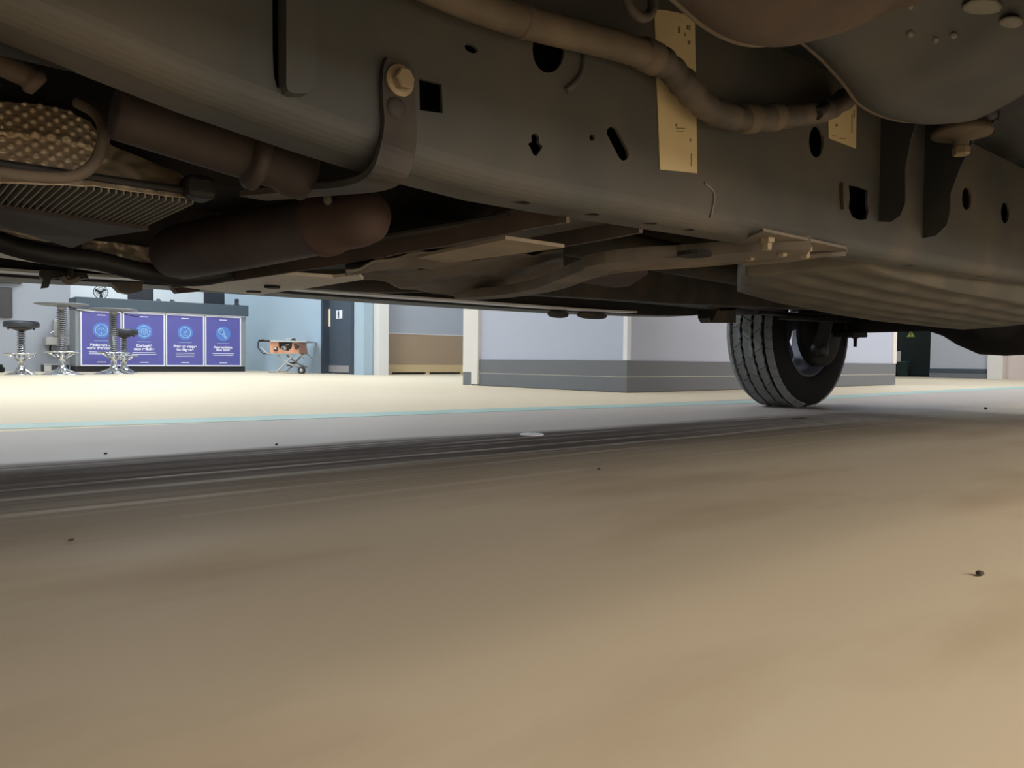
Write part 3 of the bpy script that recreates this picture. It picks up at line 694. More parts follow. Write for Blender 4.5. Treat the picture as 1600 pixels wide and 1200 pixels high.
def lip_of(x0, y0, x1, y1, x2, y2):
    return smoothpath([pv(x0, y0, VR - .001), pv(x1, y1, VR - .001), pv(x2, y2, VR - .001)], 5)
part('chalk_mark', MB().tube(lip_of(1101, 286, 1116, 303, 1111, 340), .0016, 5), M_dab, rail, 'pale chalk mark')
part('pressed_bead', MB().tube(lip_of(914, 82, 907, 118, 884, 143), [.004] * 11, 6), M_rail, rail)
# pressed stiffener near the left
P0 = [(438, -60), (438, 138), (441, 148), (450, 152), (470, 152), (482, 146), (486, 130), (486, -60)]
part('stiffener_plate', MB().prism([Vector((pv(x, y, VR).x, VR - .012, pv(x, y, VR).z)) for x, y in P0], (0, .0115, 0)), M_rail, rail)

# paper labels stuck on the web
def on_web(pts, y, t): return MB().prism([Vector((pv(x, yy, VR).x, y, pv(x, yy, VR).z)) for x, yy in pts], (0, t, 0))
lb1 = part('paper_label', on_web([(1021, 15), (1040, 17), (1084, 26), (1086, 130), (1088, 271), (1060, 268), (1030, 265), (1025, 130)], VR - .0016, .0012), M_paper, rail, 'long yellowed paper label')
for x, y, w_, h_ in ((1071, 40, 3, 7), (1075, 40, 2, 8), (1068, 52, 2, 5), (1073, 64, 4, 6), (1058, 42, 3, 10), (1055, 200, 14, 1.4), (1055, 205, 12, 1.2), (1054, 194, 2.5, 4), (1076, 217, 2, 5), (1078, 240, 1.2, 20)):
    part('print_mark', on_web([(x, y), (x + w_, y + .4), (x + w_, y + h_), (x, y + h_)], VR - .002, .0008), M_ink, lb1)
lb2 = part('paper_label', on_web([(1293, 183), (1337, 163), (1336, 232), (1294, 216)], VR - .0016, .0012), M_paper, rail, 'small cream paper label with its corner behind the loom')
for x, y, w_, h_ in ((1332, 172, 1.6, 12), (1329, 178, 1.2, 30), (1304, 194, 3, 4), (1298, 212, 8, 1.5), (1310, 216, 10, 1.5)):
    part('print_mark', on_web([(x, y), (x + w_, y + .4), (x + w_, y + h_), (x, y + h_)], VR - .002, .0008), M_ink, lb2)

# strap bracket with its bolt, bent under the rail
sb_ = MB(); path = [Vector((pv(616, 96, VR).x, VR - .004, pv(616, 96, VR).z)), Vector((pv(617, 150, VR).x, VR - .004, pv(617, 150, VR).z)), Vector((pv(619, 205, VR).x, VR - .005, pv(619, 205, VR).z)),
    pv(617, 245, VR - .008), pv(600, 276, VR + .004), pv(566, 290, .675), pv(510, 296, .75), pv(440, 302, .84), pv(396, 306, .9)]
sb_.strip(smoothpath(path, 5), (1, 0, 0), [.022, .029, .032, .0335] + [.0345] * 10 + [.036] * 27, .0065)
strap = part('strap_bracket', sb_, M_dark, tk)
bp = Vector((pv(617, 130, VR).x, VR - .0075, pv(617, 130, VR).z))
part('bolt', MB().lathe(bp, (0, -1, 0), [(.0145, 0), (.0145, .0025), (.011, .004)], 20, False).lathe(bp, (0, -1, 0), [(.0098, .003), (.0098, .011), (.0085, .0125)], 6, False, .3), M_bolt, strap, 'brassy flanged bolt')
wp = Vector((pv(612, 172, VR).x, VR - .007, pv(612, 172, VR).z))
part('weld_nut', MB().lathe(wp, (0, -1, 0), [(.011, -.003), (.010, .0015), (.006, .003)], 16), M_dark, strap)

# wiring loom along the web
L1 = smoothpath([pv(600, -60, .585), pv(690, -14, .585), pv(760, 14, .585), (pv(840, 40, .585)), pv(920, 60, .585), pv(985, 78, .585), pv(1024, 92, .587)], 6)
loom = part('wiring_loom', MB().tube(L1, .0158, 14), M_loom, tk)
L2 = smoothpath([pv(1014, 88, .588), pv(1042, 102, .588), pv(1066, 128, .588), pv(1092, 158, .585), pv(1124, 178, .585), pv(1162, 186, .585), pv(1215, 183, .585), pv(1262, 178, .588), pv(1296, 170, .592), pv(1324, 152, .598)], 6)
rs = [.0165 + .0012 * math.sin(i * 1.7) + .0008 * math.sin(i * .6) for i in range(len(L2))]
part('taped_sleeve', MB().tube(L2, rs, 14), M_tape, loom)
for x, y in ((1010, 87), (1172, 185), (1206, 183)):
    i = min(range(len(L2)), key=lambda k: (L2[k] - pv(x, y, .586)).length); a_ = L2[max(i - 1, 0)]; b_ = L2[min(i + 1, len(L2) - 1)]
    part('collar', MB().lathe(L2[i] - (b_ - a_).normalized() * .014, b_ - a_, [(.0165, 0), (.0188, .002), (.0188, .026), (.0165, .028)], 16), M_loom, loom)
i = min(range(len(L1)), key=lambda k: (L1[k] - pv(815, 30, .585)).length)
part('collar', MB().lathe(L1[i], L1[i + 1] - L1[i], [(.0158, 0), (.0172, .002), (.0172, .006), (.0158, .008)], 16), M_loom, loom)
part('end_plug', MB().tube([pv(1276, 178, .572), pv(1290, 166, .572)], [.009, .0075], 10), M_black, loom)

# body-mount bracket: two fins with the rubber mount between them
def fin(u1, pts, t):
    q_ = []
    for x, y in pts:
        p = pu(x, y, u1); q_.append(Vector((u1, min(p.y, VR + .001), p.z)))
    return MB().prism(q_, (t, 0, 0))
uA, uB = pv(1374, 300, VR).x, pv(1443, 300, VR).x
mt = part('mount_bracket', fin(uA, [(1374, 150), (1373, 346), (1392, 347), (1407, 336), (1414, 318), (1414, 262), (1424, 215), (1442, 160)], .004), M_fin, tk)
part('fin', fin(uB, [(1443, 150), (1442, 372), (1462, 368), (1479, 352), (1484, 330), (1485, 302), (1500, 262), (1524, 212), (1538, 178), (1538, 150)], .004), M_fin, mt)
bc = Vector((1.455, .53, .617))
part('rubber_mount', MB().lathe(bc, (0, 0, 1), [(.012, -.022), (.012, -.008), (.046, 0), (.048, .006), (.044, .016), (.02, .02)], 28), M_loom, mt, 'dusty round washer')
part('upper_ring', MB().lathe(bc + Vector((0, 0, .022)), (0, 0, 1), [(.03, 0), (.052, .004), (.054, .02), (.03, .04), (.028, .08)], 28), M_black, mt)
part('nut', MB().lathe(bc + Vector((0, 0, -.034)), (0, 0, 1), [(.012, 0), (.014, .003), (.014, .014)], 6, False), M_bolt, mt)
q = pu(1543, 190, 1.56)
part('hook', MB().prism([pu(1533, 168, 1.56), pu(1560, 172, 1.56), pu(1556, 186, 1.56), pu(1540, 208, 1.56), pu(1533, 205, 1.56)], (.012, 0, 0)), M_black, mt)

# floor pan with its pressed wells
def ellipsoid(c, r, e=2.0, nu=28, nv=14):
    m_ = MB(); vs = []; fs = []
    sg_ = lambda t: math.copysign(abs(t) ** (2 / e), t)
    for i in range(nv + 1):
        ph = -PI / 2 + PI * i / nv
        for k in range(nu):
            th = 2 * PI * k / nu
            vs.append((c[0] + r[0] * sg_(math.cos(ph)) * sg_(math.cos(th)), c[1] + r[1] * sg_(math.cos(ph)) * sg_(math.sin(th)), c[2] + r[2] * sg_(math.sin(ph))))
    for i in range(nv):
        for k in range(nu): fs.append((i * nu + k, i * nu + (k + 1) % nu, (i + 1) * nu + (k + 1) % nu, (i + 1) * nu + k))
    return m_.add(vs, fs, True)
fp = part('floor_pan', MB().sheet(lambda a, b: (-.75 + a * 3.85, .17 + b * 1.98, .735 + .006 * math.sin(a * 90) * math.sin(b * 30)), 120, 40, (0, 0, .02)), M_pan, tk)
def well(rim_px, v0, v1, dz, pw):
    rim = smoothpath([pv(x, y, v0) for x, y in rim_px], 5); n = len(rim) - 1
    def fn(a, b):
        t = a * n; k = min(int(t), n - 1); p = rim[k].lerp(rim[k + 1], t - k)
        p.y += (v1 - v0) * b; p.z += dz * b ** pw - .012 * math.sin(min(1, b * 4) * PI); return p
    return rim, fn
rimA, fnA = well([(1020, -30), (1060, 6), (1095, 36), (1130, 57), (1170, 69), (1215, 66), (1265, 52), (1320, 30), (1375, 12), (1440, 0), (1540, -20)], .42, .14, .03, 1.5)
rimB, fnB = well([(1215, 40), (1250, 64), (1285, 94), (1318, 130), (1345, 164), (1392, 185), (1440, 190), (1490, 184), (1540, 160), (1600, 126), (1700, 72), (1800, 30)], .50, .24, .10, 2)
wA = part('pressed_well', MB().sheet(fnA, 60, 14, (0, 0, .004)), M_brown, fp, 'brown grimy front well')
wB = part('pressed_well', MB().sheet(fnB, 66, 16, (0, 0, .004)), M_pan, fp)
part('well_wall', MB().sheet(lambda a, b: rimA[min(int(a * (len(rimA) - 1)), len(rimA) - 1)] + Vector((0, .03 * b, .16 * b)), len(rimA) - 1, 3, (0, .003, 0)), M_pan, fp)
part('well_wall', MB().sheet(lambda a, b: rimB[min(int(a * (len(rimB) - 1)), len(rimB) - 1)] + Vector((0, .03 * b, .13 * b)), len(rimB) - 1, 3, (0, .003, 0)), M_pan, fp)
part('flange_seam', MB().tube(rimA, .0028, 8), M_loom, fp)
part('flange_seam', MB().tube(rimB, .0028, 8), M_loom, fp)
for x, y, s_ in ((1412, 16, 8), (1430, 42, 9), (1462, 58, 8), (1488, 57, 9), (1530, 14, 26), (1590, 26, 16)):
    best = None
    for k in range(60):
        for h in range(17):
            p = fnB(k / 60, h / 16); d = p - EYE; q_ = (800 + FPX * d.dot(Rt) / d.dot(Fw) - x) ** 2 + (600 - FPX * d.dot(Up) / d.dot(Fw) - y) ** 2
            if best is None or q_ < best[0]: best = (q_, p)
    p = best[1]; r_ = s_ * (.00075 if s_ > 12 else .00042)
    part('sealer_dab', ellipsoid((p.x, p.y, p.z - .0005), (r_ * 1.6, r_, .004), 2, 10, 6), M_dab, fp, 'pale sealer dab')
# small clip by the loom at the top
q = pv(1000, -6, .56)
part('cable_clip', MB().tube([q + Vector((.022 * math.cos(t * PI / 10), 0, .022 * math.sin(t * PI / 10))) for t in range(20)], .006, 8, closed=True), M_tape, loom)

# ---- everything that hangs between the rails
# brown propeller tube along the rail, with its joint
T1, T2 = pv(178, 172, .77), pv(478, 268, .77)
d_ = (T2 - T1).normalized()
pt = part('propeller_tube', MB().lathe(T1, d_, [(.022, 0), (.026, .002), (.026, .02), (.027, (T2 - T1).length - .03), (.031, (T2 - T1).length - .02), (.031, (T2 - T1).length), (.02, (T2 - T1).length + .006)], 28), M_soot2, tk)
jp = pv(388, 243, .757)
part('joint_flange', MB().lathe(jp, d_, [(.027, 0), (.032, .003), (.032, .011), (.027, .014)], 24), M_soot2, pt)
# exhaust canister lying across
E1, E2 = pv(592, 334, .86), pv(262, 398, 1.42); ax = (E2 - E1); le = ax.length
part('exhaust_canister', MB().lathe(E1, ax, [(.006, -.004), (.024, .004), (.034, .018), (.038, .04), (.040, .1), (.044, .104), (.044, .118), (.040, .122), (.044, .3), (.046, le - .05), (.040, le - .015), (.028, le)], 30), M_rust, tk)
q = pv(512, 312, .90)
part('exhaust_stud', ellipsoid(q, (.006, .006, .007), 2, 10, 6), M_tan, tk)
# finned gearbox pan
ZP = .402
ub = .30; ua = -.06
gp = part('gearbox_pan', MB().bbox((ua, .925, ZP + .008), (ub, 1.145, ZP + .016), .003), M_black, tk)
u_ = ua + .012
while u_ < ub - .004:
    part('cooling_fin', MB().box((u_, .932, ZP - .002), (u_ + .0015, 1.138, ZP + .009)), M_dab, gp); u_ += .0074
part('corner_foot', MB().bbox((ub - .02, .905, ZP + .002), (ub + .012, .945, ZP + .028), .006), M_black, gp)
part('gearbox_housing', MB().bbox((-.6, 1.0, .455), (.85, 1.32, .66), .06), M_railin, tk)
# brown plate and dark arches below the pan
part('shield_plate', MB().prism([pz(-160, 290, .39), pz(0, 327, .395), pz(120, 344, .395), pz(232, 360, .395), pz(150, 372, .39), pz(112, 388, .385), pz(40, 366, .385), pz(-160, 318, .385)], (0, 0, .03)), M_soot2, tk)
part('brake_pipe', MB().tube(smoothpath([pv(-120, 330, 1.45), pv(0, 378, 1.45), pv(80, 399, 1.45), pv(150, 407, 1.45), pv(220, 424, 1.45), pv(300, 433, 1.45), pv(360, 425, 1.45)], 5), .017, 10), M_black, tk)
# dimpled foil heat shield
TOPF = [(-200, 120), (0, 158), (60, 163), (105, 172), (140, 190), (160, 215), (175, 228), (230, 250), (280, 272), (312, 300)]
BOTF = [(-200, 262), (0, 286), (150, 292), (312, 313)]
def foil(a, b):
    x = -200 + 512 * a; y0, y1 = interp(TOPF, x), interp(BOTF, x); y = y1 + (y0 - y1) * b
    p = pv(x, y, .93 + .035 * b)
    w_ = max(0.0, min(1.0, (165 - x) / 25.0)) * max(0.0, min(1.0, (b - .12) / .1))
    s_, t_ = p.x / .0058, p.z / .0058
    dim = max(0.0, math.cos(s_ * PI * .8) * math.cos(t_ * PI * .9))
    ridge = math.exp(-((b - .62) / .035) ** 2) * .004
    cr = noise.noise(p * 70) * .004 + abs(noise.noise(p * 34)) * .006
    p.y -= w_ * (dim * .0045 + ridge) + (1 - w_) * cr
    return p
part('heat_shield', MB().sheet(foil, 230, 64, (0, .002, 0)), M_foil, tk)
part('bent_bar', MB().tube(smoothpath([pv(-160, 248, .86), pv(0, 270, .86), pv(70, 277, .86), pv(115, 275, .86), pv(143, 260, .86), pv(158, 232, .86), pv(162, 205, .86), pv(150, 178, .88), pv(120, 160, .9)], 6), .0058, 10), M_loom, tk)
lk = part('hanger_arm', MB().tube(smoothpath([pv(-60, 70, .78), pv(0, 100, .78), pv(40, 118, .78), pv(62, 136, .78)], 5), [.010] * 12 + [.012] * 2 + [.011, .009], 10), M_brown, tk)
def crumple(a, b):
    x = 128 + 150 * a; y = interp([(128, 374), (180, 378), (230, 386), (278, 380)], x) * (1 - b) + interp([(128, 390), (165, 405), (220, 415), (278, 416)], x) * b
    p = pv(x, y, 1.5); p.y += noise.noise(p * 45) * .012 + noise.noise(p * 110) * .004; return p
part('heat_shield', MB().sheet(crumple, 60, 16, (0, .002, 0)), M_foil, tk)
def crumple2(a, b):
    x = -60 + 140 * a; y = interp([(-60, 328), (0, 343), (80, 377)], x) * (1 - b) + interp([(-60, 342), (0, 366), (80, 378)], x) * b
    p = pv(x, y, 1.48); p.y += noise.noise(p * 45) * .01; return p
part('heat_shield', MB().sheet(crumple2, 40, 10, (0, .002, 0)), M_foil, tk)

# first crossmember: two channel walls and their lips
ca = part('crossmember', MB().strip(smoothpath([pv(888, 331, .672), pv(800, 347, .78), pv(700, 366, .92), pv(600, 384, 1.06), pv(470, 408, 1.27), pv(330, 430, 1.52), pv(270, 438, 1.62)], 4), (0, 0, 1), [.026] * 4 + [.03] * 4 + [.033] * 4 + [.036] * 4 + [.034] * 4 + [.03] * 5, .006), M_brown, tk)
part('rear_wall', MB().strip(smoothpath([pv(1002, 349, .676), pv(940, 362, .78), pv(880, 373, .88), pv(800, 386, 1.02), pv(700, 404, 1.18), pv(560, 428, 1.42)], 4), (0, 0, 1), .025, .006), M_brown, ca)
part('top_web', MB().prism([pv(888, 322, .69), pv(1000, 340, .69), pv(560, 420, 1.45), pv(280, 424, 1.6)], (0, 0, .004)), M_dark, ca)
part('bottom_lip', MB().prism([pz(652, 403, .382), pz(790, 374, .385), pz(882, 387, .382), pz(700, 411, .378)], (0, 0, .005)), M_ltan, ca)
tl_ = MB().prism([pz(272, 447, .371), pz(300, 438, .373), pz(430, 428, .375), pz(520, 434, .375), pz(560, 430, .377), pz(568, 437, .377), pz(470, 452, .373), pz(400, 461, .369), pz(335, 455, .369)], (0, 0, .006))
part('end_plate', tl_, M_cream, ca)
for x, y in ((425, 448.5), (396, 455.5)):
    p = pz(x, y, .3695); part('slot_grommet', MB().lathe((p.x, p.y, .3675), (0, 0, 1), [(.016, 0), (.016, .004)], 14, False), M_soot, ca)
# second crossmember: a stamped arm that dips in the middle
arm = [pz(1262, 386, .399), pz(1200, 389, .398), pz(1140, 394, .397), pz(1070, 399, .396), pz(1000, 403, .393), pz(945, 411, .389), pz(898, 428, .384), pz(852, 445, .379), pz(790, 456, .375), pz(720, 461, .372)]
a2 = part('crossmember', MB().strip(smoothpath(arm, 5), (1, .25, 0), [.10] * 16 + [.09] * 10 + [.06] * 20, .02), M_tan, tk)
part('end_plate', MB().prism([pz(1192, 361, .401), pz(1322, 389, .401), pz(1325, 396, .401), pz(1240, 409, .400), pz(1160, 416, .400), pz(1150, 380, .401)], (0, 0, .004)), M_tan, a2)
for x, y in ((1198, 374), (1222, 385), (1258, 388), (1172, 392)):
    p = pz(x, y, .399); part('bolt', MB().lathe(p + Vector((0, 0, -.016)), (0, 0, 1), [(.006, 0), (.0075, .002), (.0075, .01), (.011, .011), (.011, .018)], 6, False), M_bolt, a2)
p = pz(1085, 399, .385)
part('pressed_pocket', MB().lathe(p + Vector((0, 0, -.001)), (0, 0, 1), [(.026, 0), (.026, .006)], 18, False), M_soot, a2)
part('edge_rib', MB().tube(smoothpath([pz(1322, 395, .398), pz(1200, 404, .394), pz(1080, 414, .390), pz(985, 420, .386), pz(930, 430, .382), pz(880, 447, .377), pz(840, 456, .373)], 4), .005, 8), M_tan, a2)
# crumpled shield under the transfer case
YT = [(540, 428), (640, 409), (760, 401), (880, 398)]; YB = [(540, 434), (600, 445), (660, 459), (712, 466), (770, 463), (830, 452), (880, 432)]
def wavy(a, b):
    x = 540 + 340 * a; y = interp(YT, x) + (interp(YB, x) - interp(YT, x)) * b
    p = pv(x, y, 1.08 + .36 * b)
    p.z += .012 * abs(math.sin(b * 7 + a * 5 + noise.noise(p * 6) * 2)) + .008 * noise.noise(p * 22); return p
part('transfer_shield', MB().sheet(wavy, 80, 40, (0, 0, .004)), M_tan, tk)
part('exhaust_box', MB().prism([pz(892, 428, .39), pz(1000, 424, .395), pz(1012, 428, .395), pz(985, 447, .385), pz(960, 450, .383), pz(885, 438, .385)], (0, 0, .012)), M_rust, tk)

# ribbed shield under the fuel tank
def tank(a, b):
    uL_ = interp([(0, 1.46), (.5, 1.36), (1, 1.60)], b); u = uL_ + (3.15 - uL_) * a; v = .71 + .36 * b
    z = .400 + .014 * max(0, 1 - a * 3.5) - .022 * math.sin(min(1, b * 1.15) * PI / 2) - .022 * min(1, a * 2.2) * b
    z -= .009 * (0.5 + 0.5 * math.sin(b * 34 + 1.2 * math.sin(a * 5))) * min(1, a * 10) * min(1, (1 - a) * 10)
    return (u, v, z)
tank_o = part('tank_shield', MB().sheet(tank, 60, 90, (0, 0, .16)), M_tank, tk)
# propeller shaft, far frame rail, sill, seams
part('propeller_shaft', MB().lathe((1.0, VM + .1, .50), (1, 0, -.03), [(.025, 0), (.04, .05), (.04, 2.15), (.025, 2.25), (.06, 2.28), (.06, 2.4)], 20), M_dark, tk)
ZF = [(-.7, .43), (.17, .405), (.40, .386), (.64, .376), (.95, .378), (1.13, .397), (1.5, .405), (2.0, .412), (3.0, .44), (4.6, .50)]
fr_ = part('frame_rail', rail_mesh(1.585, 1.645, -1, st, .66, lambda u: interp(ZF, u) + .012), M_dark, tk)
def cream_strip(a, b):
    u = -.4 + 1.05 * a; return (u, 1.59 + .10 * b, interp(ZF, u) - .002)
part('lit_underside', MB().sheet(cream_strip, 20, 1, (0, 0, .0015), False), M_cream, fr_, 'pale underside strip')  # separate pale sheet: floor bounce on the rail flange put into its colour
ZS = [(-.75, .40), (.0, .40)] + [(pv(x, y, 2.18).x, pv(x, y, 2.18).z) for x, y in ((60, 443.5), (200, 449.5), (400, 461.5), (600, 475), (725, 482.5), (860, 490), (985, 494.5), (1045, 495), (1075, 490), (1100, 483), (1140, 472))]
us = sorted(set([u for u, z in ZS]))
rk = part('rocker_panel', MB().prism([(u, 2.05, interp(ZS, u)) for u in us] + [(us[-1], 2.05, .72), (us[0], 2.05, .72)], (0, .13, 0)), M_black, tk)
def lip(a, b):
    u = -.6 + 2.9 * a; return (u, 1.985 + .064 * b, interp(ZS, u) + .007 - .004 * max(0, a - .7) / .3)
part('pinch_seam', MB().sheet(lip, 30, 1, (0, 0, .006), False), M_lipl, rk, 'pale seam strip')
def inner_sill(a, b): u = -.7 + 3.5 * a; return (u, 1.65 + .335 * b, .43 + .02 * b)
part('inner_floor', MB().sheet(inner_sill, 8, 4, (0, 0, .02), False), M_soot, rk)
for x, y, w_ in ((872, 491, 22), (925, 493, 36)):
    p = pv(x, y, 2.04); part('drain_boot', ellipsoid(p, (w_ * .0022, .02, .014), 2.4, 14, 8), M_dark, rk)
# odds hanging at the far left
hk = part('hook_bracket', MB().prism([pv(64, 421, 1.72), pv(106, 424, 1.72), pv(135, 426, 1.72), pv(139, 435, 1.72), pv(110, 437, 1.72), pv(96, 433, 1.72), pv(80, 436, 1.72), pv(76, 449, 1.72), pv(66, 450, 1.72), pv(69, 438, 1.72), pv(63, 432, 1.72)], (0, .02, 0)), M_black, tk)
part('clip', MB().tube(smoothpath([pv(97, 432, 1.70), pv(104, 440, 1.70), pv(116, 438, 1.70), pv(124, 434, 1.70)], 4), .006, 6), M_tan, hk)
part('clip', MB().bbox(pv(107, 433, 1.69), pv(113, 415, 1.71), .004), M_black, hk)
part('sill_hanger', MB().prism([pv(172, 441, 1.85), pv(224, 441, 1.85), pv(222, 455, 1.85), pv(203, 459, 1.85), pv(188, 456, 1.85), pv(180, 448, 1.85)], (0, .03, 0)), M_tan, tk)
part('sill_hanger', MB().prism([pv(268, 440, 1.85), pv(312, 440, 1.85), pv(312, 455, 1.85), pv(278, 458, 1.85), pv(272, 451, 1.85)], (0, .03, 0)), M_brown, tk)

# ------------------------------------------------------------------ rear axle and the wheels
AZ = .408
axl = part('rear_axle', MB().lathe((UW, .28, AZ), (0, 1, 0), [(.038, 0), (.038, .55), (.06, .60), (.10, .66), (.142, .75), (.148, .86), (.142, .95), (.10, 1.04), (.06, 1.10), (.038, 1.16), (.038, 1.72)], 28), M_soot, tk)
part('differential_cover', MB().lathe((UW + .02, VM, AZ), (1, 0, 0), [(.145, 0), (.14, .06), (.10, .12), (.03, .14)], 24), M_soot, axl)
part('pinion_nose', MB().lathe((UW - .10, VM, AZ + .02), (-1, 0, .05), [(.12, 0), (.09, .08), (.07, .2), (.05, .24)], 20), M_soot, axl)
for k in range(10):
    a_ = 2 * PI * k / 10
    part('cover_bolt', MB().lathe((UW - .02, VM + .140 * math.cos(a_), AZ + .140 * math.sin(a_)), (1, 0, 0), [(.011, 0), (.011, .05)], 6, False), M_soot, axl)
sp0 = pv(1160, 470, 1.80)
ls = part('leaf_spring', MB().strip(smoothpath([(sp0.x, 1.80, sp0.z), (3.0, 1.80, .435), (UW, 1.80, .45), (4.1, 1.80, .46), (4.5, 1.80, .52)], 5), (0, 1, 0), .065, .012), M_soot, tk)
for k in range(2): part('leaf', MB().strip(smoothpath([(2.85 + .2 * k, 1.80, .43 - .013 * k), (UW, 1.80, .436 - .013 * k), (4.2 - .2 * k, 1.80, .44 - .013 * k)], 5), (0, 1, 0), .065, .011), M_soot, ls)
part('spring_eye', MB().lathe((sp0.x, 1.74, sp0.z), (0, 1, 0), [(.04, 0), (.058, .01), (.058, .11), (.04, .12)], 22), M_black, ls)
hb = [pv(1106, 484, 1.78), pv(1122, 482, 1.74), pv(1150, 480, 1.74), pv(1150, 504, 1.74), pv(1112, 504, 1.74), pv(1108, 497, 1.74)]
part('spring_hanger', MB().prism(hb, (0, .05, 0)).prism([pv(1085, 455, 1.74), pv(1190, 450, 1.74), pv(1188, 470, 1.74), pv(1165, 482, 1.74), pv(1130, 486, 1.74), pv(1095, 474, 1.74)], (0, .02, 0)), M_dark, ls)
part('spring_plate', MB().bbox((UW - .075, 1.75, .350), (UW + .075, 1.85, .374), .006), M_soot, axl)
for du in (-.05, .05):
    for dv in (0,): part('u_bolt', MB().lathe((UW + du, 1.80 + dv, .305), (0, 0, 1), [(.008, 0), (.009, .04), (.016, .041), (.016, .055), (.009, .056), (.009, .2)], 8, False), M_soot, axl)
part('shock_absorber', MB().tube([(UW - .17, 1.86, .30), (UW - .12, 1.82, .62)], [.032, .032], 14), M_black, axl)
part('shock_eye', MB().lathe((UW - .172, 1.83, .285), (0, 1, 0), [(.02, 0), (.034, .004), (.034, .06), (.02, .064)], 16), M_black, axl)
part('brake_shield', MB().lathe((UW, 1.93, RW), (0, 1, 0), [(.05, -.02), (.17, 0), (.185, .008), (.185, .05), (.05, .06)], 32), M_soot, axl)

def tyre_profile(R, w):
    h = w / 2
    return [(R * .60, -h * .80), (R * .63, -h * .95), (R * .72, -h * 1.03), (R * .84, -h * 1.04), (R * .93, -h * .98), (R * .97, -h * .90), (R * .985, -h * .80), (R * .995, -h * .5), (R, 0),
            (R * .995, h * .5), (R * .985, h * .80), (R * .97, h * .90), (R * .93, h * .98), (R * .84, h * 1.04), (R * .72, h * 1.03), (R * .63, h * .95), (R * .60, h * .80)]
def make_wheel(u, v, blocks):
    m_ = MB(); R = RW - (.009 if blocks else 0)
    prof = tyre_profile(R, WW); seg = 96 if blocks else 48
    vs = [(u + r * math.cos(2 * PI * k / seg), v + d, max(.0015, RW - .006 + r * math.sin(2 * PI * k / seg))) for r, d in prof for k in range(seg)]
    n = len(prof); fs = [(i * seg + k, i * seg + (k + 1) % seg, ((i + 1) % n) * seg + (k + 1) % seg, ((i + 1) % n) * seg + k) for i in range(n) for k in range(seg)]
    m_.add(vs, fs, True)
    ty = part('tyre', m_, M_wall_t, tk)
    rm = MB(); s_ = 1 if v > VM else -1; rr = RW * .61
    for (r0, r1, d0, d1) in ((rr, rr - .012, -.11, .11),):
        a_ = [(r0 * math.cos(2 * PI * k / 48), r0 * math.sin(2 * PI * k / 48)) for k in range(48)]; b_ = [(x * r1 / r0, y * r1 / r0) for x, y in a_]
        vs = [(u + x, v + d0, RW + z) for x, z in a_] + [(u + x, v + d1, RW + z) for x, z in a_] + [(u + x, v + d1, RW + z) for x, z in b_] + [(u + x, v + d0, RW + z) for x, z in b_]
        rm.add(vs, [(i * 48 + k, i * 48 + (k + 1) % 48, ((i + 1) % 4) * 48 + (k + 1) % 48, ((i + 1) % 4) * 48 + k) for i in range(4) for k in range(48)], True)
    rim = part('wheel_rim', rm, M_rim, tk)
    part('hub', MB().lathe((u, v + s_ * .03, RW), (0, s_, 0), [(.075, 0), (.085, .01), (.07, .06), (.03, .07)], 24), M_rim, rim)
    for k in range(6):
        a_ = 2 * PI * k / 6 + .26; c, t = math.cos(a_), math.sin(a_)
        part('spoke', MB().prism([(u + c * .06 - t * .03, v + s_ * .05, RW + t * .06 + c * .03), (u + c * .216 - t * .036, v + s_ * .075, RW + t * .216 + c * .036), (u + c * .216 + t * .036, v + s_ * .075, RW + t * .216 - c * .036), (u + c * .06 + t * .03, v + s_ * .05, RW + t * .06 - c * .03)], (0, s_ * .022, 0)), M_rim, rim)
    if blocks:
        ribs = [(-.105, .040, -.0100, .55, 48), (-.057, .047, -.0005, 0, 26), (0, .055, 0, 0, 26), (.057, .047, -.0005, 0, 26), (.105, .040, -.0100, -.55, 48)]
        for j, (off, wd_, dr, tilt, N) in enumerate(ribs):
            arc = 2 * PI / N; pitch = arc * RW; g = .004
            hx, hy = pitch / 2 - g / 2, wd_ / 2 - .0022; z_ = [-.008, .0095]
            sk_ = (.005, -.014, .015, -.014, .005)[j]; zz = (.001, .0045, .0045, .0045, .001)[j]
            poly = [(-hx + sk_, -hy), (-hx * .45 + sk_ * .7, -hy + zz), (hx * .2 + sk_ * .3, -hy - zz * .4), (hx * .7 + sk_, -hy + zz), (hx + sk_, -hy), (hx + .004, 0), (hx - sk_, hy), (hx * .4 - sk_ * .6, hy - zz), (-hx * .1 - sk_ * .3, hy + zz * .4), (-hx * .6 - sk_, hy - zz), (-hx - sk_, hy), (-hx + .004, 0)]
            mm = MB().prism([(x, y, z_[0] - x * x / (2 * RW)) for x, y in poly], (0, 0, z_[1] - z_[0])).mesh('tread_block', M_rubber)
            for k in range(N):
                a_ = arc * (k + .37 * j) + .05
                dn = (a_ + PI / 2 + PI) % (2 * PI) - PI
                if abs(dn) < .19: continue
                o = bpy.data.objects.new('tread_block', mm); C.objects.link(o); o.parent = ty
                rad = RW - .009 + dr
                ex_, er = Vector((-math.sin(a_), 0, math.cos(a_))), Vector((math.cos(a_), 0, math.sin(a_)))
                ey = Vector((0, 1, 0)); ct, st_ = math.cos(tilt * s_), math.sin(tilt * s_)
                ey2 = ey * ct + er * st_; er2 = er * ct - ey * st_
                M_ = Matrix((ex_, ey2, er2)).transposed().to_4x4()
                M_.translation = Vector((u, v, RW - .006)) + er * rad + ey * off - wloc(ty)
                o.matrix_local = M_
    return ty
make_wheel(UW, VW, True)
for (u, v) in ((UW, 2 * VM - VW), (-.62, VW), (-.62, 2 * VM - VW)): make_wheel(u, v, False)
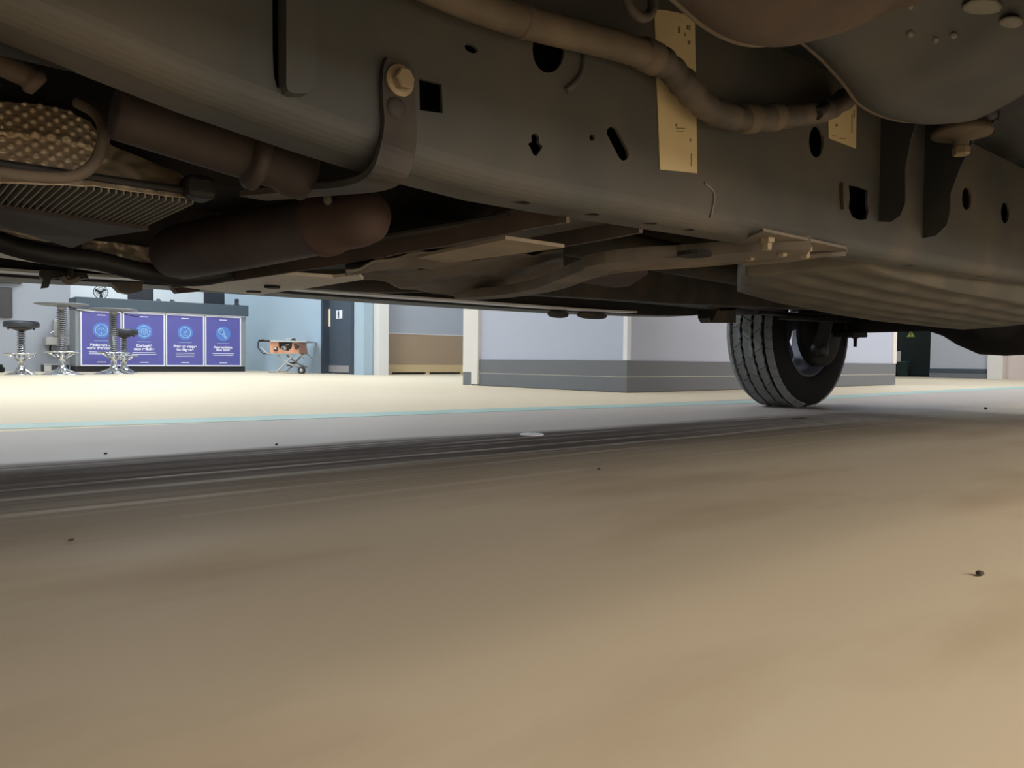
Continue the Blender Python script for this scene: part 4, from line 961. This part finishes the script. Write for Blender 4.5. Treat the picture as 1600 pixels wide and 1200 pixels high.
# front suspension beam so the front wheels hang on something
part('front_axle', MB().lathe((-.62, .28, RW), (0, 1, 0), [(.04, 0), (.04, .6), (.08, .7), (.1, .85), (.08, 1.0), (.04, 1.1), (.04, 1.72)], 18), M_soot, tk)

# outer body: both sides and the top skins, seen only as shade from below
def side(y0, t):
    arch = lambda uc: [(uc + .46 * math.cos(PI - k * PI / 12), .46 + .44 * math.sin(PI - k * PI / 12) * 1.0) for k in range(13)]
    prof = [(-1.35, .50)] + [(u, max(.46, z)) for u, z in arch(-.62)] + [(u, max(.46, z)) for u, z in arch(UW)] + [(4.75, .55), (4.78, 1.15), (2.35, 1.18), (2.15, 1.78), (.95, 1.80), (.25, 1.22), (-1.25, 1.08), (-1.42, .8)]
    return MB().prism([(u, y0, z) for u, z in prof], (0, t, 0))
bs = part('body_side', side(2.19, .04), M_body, tk); part('body_side', side(.03, .04), M_body, tk)
top = [(-1.42, .8), (-1.25, 1.08), (.25, 1.22), (.95, 1.80), (2.15, 1.78), (2.35, 1.18), (4.78, 1.15), (4.75, .55)]
m_ = MB()
for (u0, z0), (u1, z1) in zip(top, top[1:]):
    m_.prism([(u0, .07, z0), (u1, .07, z1), (u1, .07, z1 - .012), (u0, .07, z0 - .012)], (0, 2.12, 0))
part('body_top', m_, M_body, tk)
part('bed_floor', MB().box((2.3, .10, .76), (4.74, 2.16, .78)), M_pan, tk)
part('near_sill', MB().bbox((-.1, .07, .46), (2.95, .16, .72), .02), M_black, tk)

# ------------------------------------------------------------------ small things lying on the floor
def crumb(x, y, r, lab, grp=None):
    p = pz(x, y); m_ = ellipsoid((p.x, p.y, r * .55), (r, r * .8, r * .6), 2, 10, 7)
    m_.v = [v_ + Vector((noise.noise(v_ * 60 / (r * 100) + Vector((x, y, 0))),) * 3) * r * .25 for v_ in m_.v]
    lo = min(v_.z for v_ in m_.v); m_.v = [v_ - Vector((0, 0, lo - .0003)) for v_ in m_.v]
    one('dirt_crumb', m_, M_debris, lab, 'dirt', (p.x, p.y, 0), 'dirt crumbs on the floor')
crumb(1531, 900, .005, 'dark dirt crumb on the bare tan floor at lower right')
crumb(1540, 640, .009, 'dark dirt crumb on the floor right of the rear tyre')
crumb(165, 710, .004, 'small dark crumb on the grey floor at left')
crumb(432, 696, .004, 'small dark crumb on the floor above the dark tyre tracks')
crumb(936, 734, .0035, 'small dark crumb on the floor among the tyre tracks')
crumb(112, 846, .003, 'tiny dark crumb on the brown floor at left below the tracks')
p = pz(831, 679.5)
dc = thing('floor_cap', 'pale round metal cap set in the floor beside the tyre tracks', 'cap', (p.x, p.y, 0))
part('plate', MB().lathe((p.x, p.y, 0), (0, 0, 1), [(.036, 0), (.036, .002), (.033, .0035), (.005, .004)], 28), M_frameW, dc)
part('screw', MB().lathe((p.x, p.y, .0035), (0, 0, 1), [(.006, 0), (.006, .0015)], 10, False), M_steel, dc)
q = pz(1247, 654.5)
one('flat_scrap', MB().bbox((q.x - .03, q.y - .012, 0), (q.x + .05, q.y + .012, .003), .001), M_debris, 'thin dark scrap lying on the floor in front of the rear tyre', 'scrap', (q.x, q.y, 0))
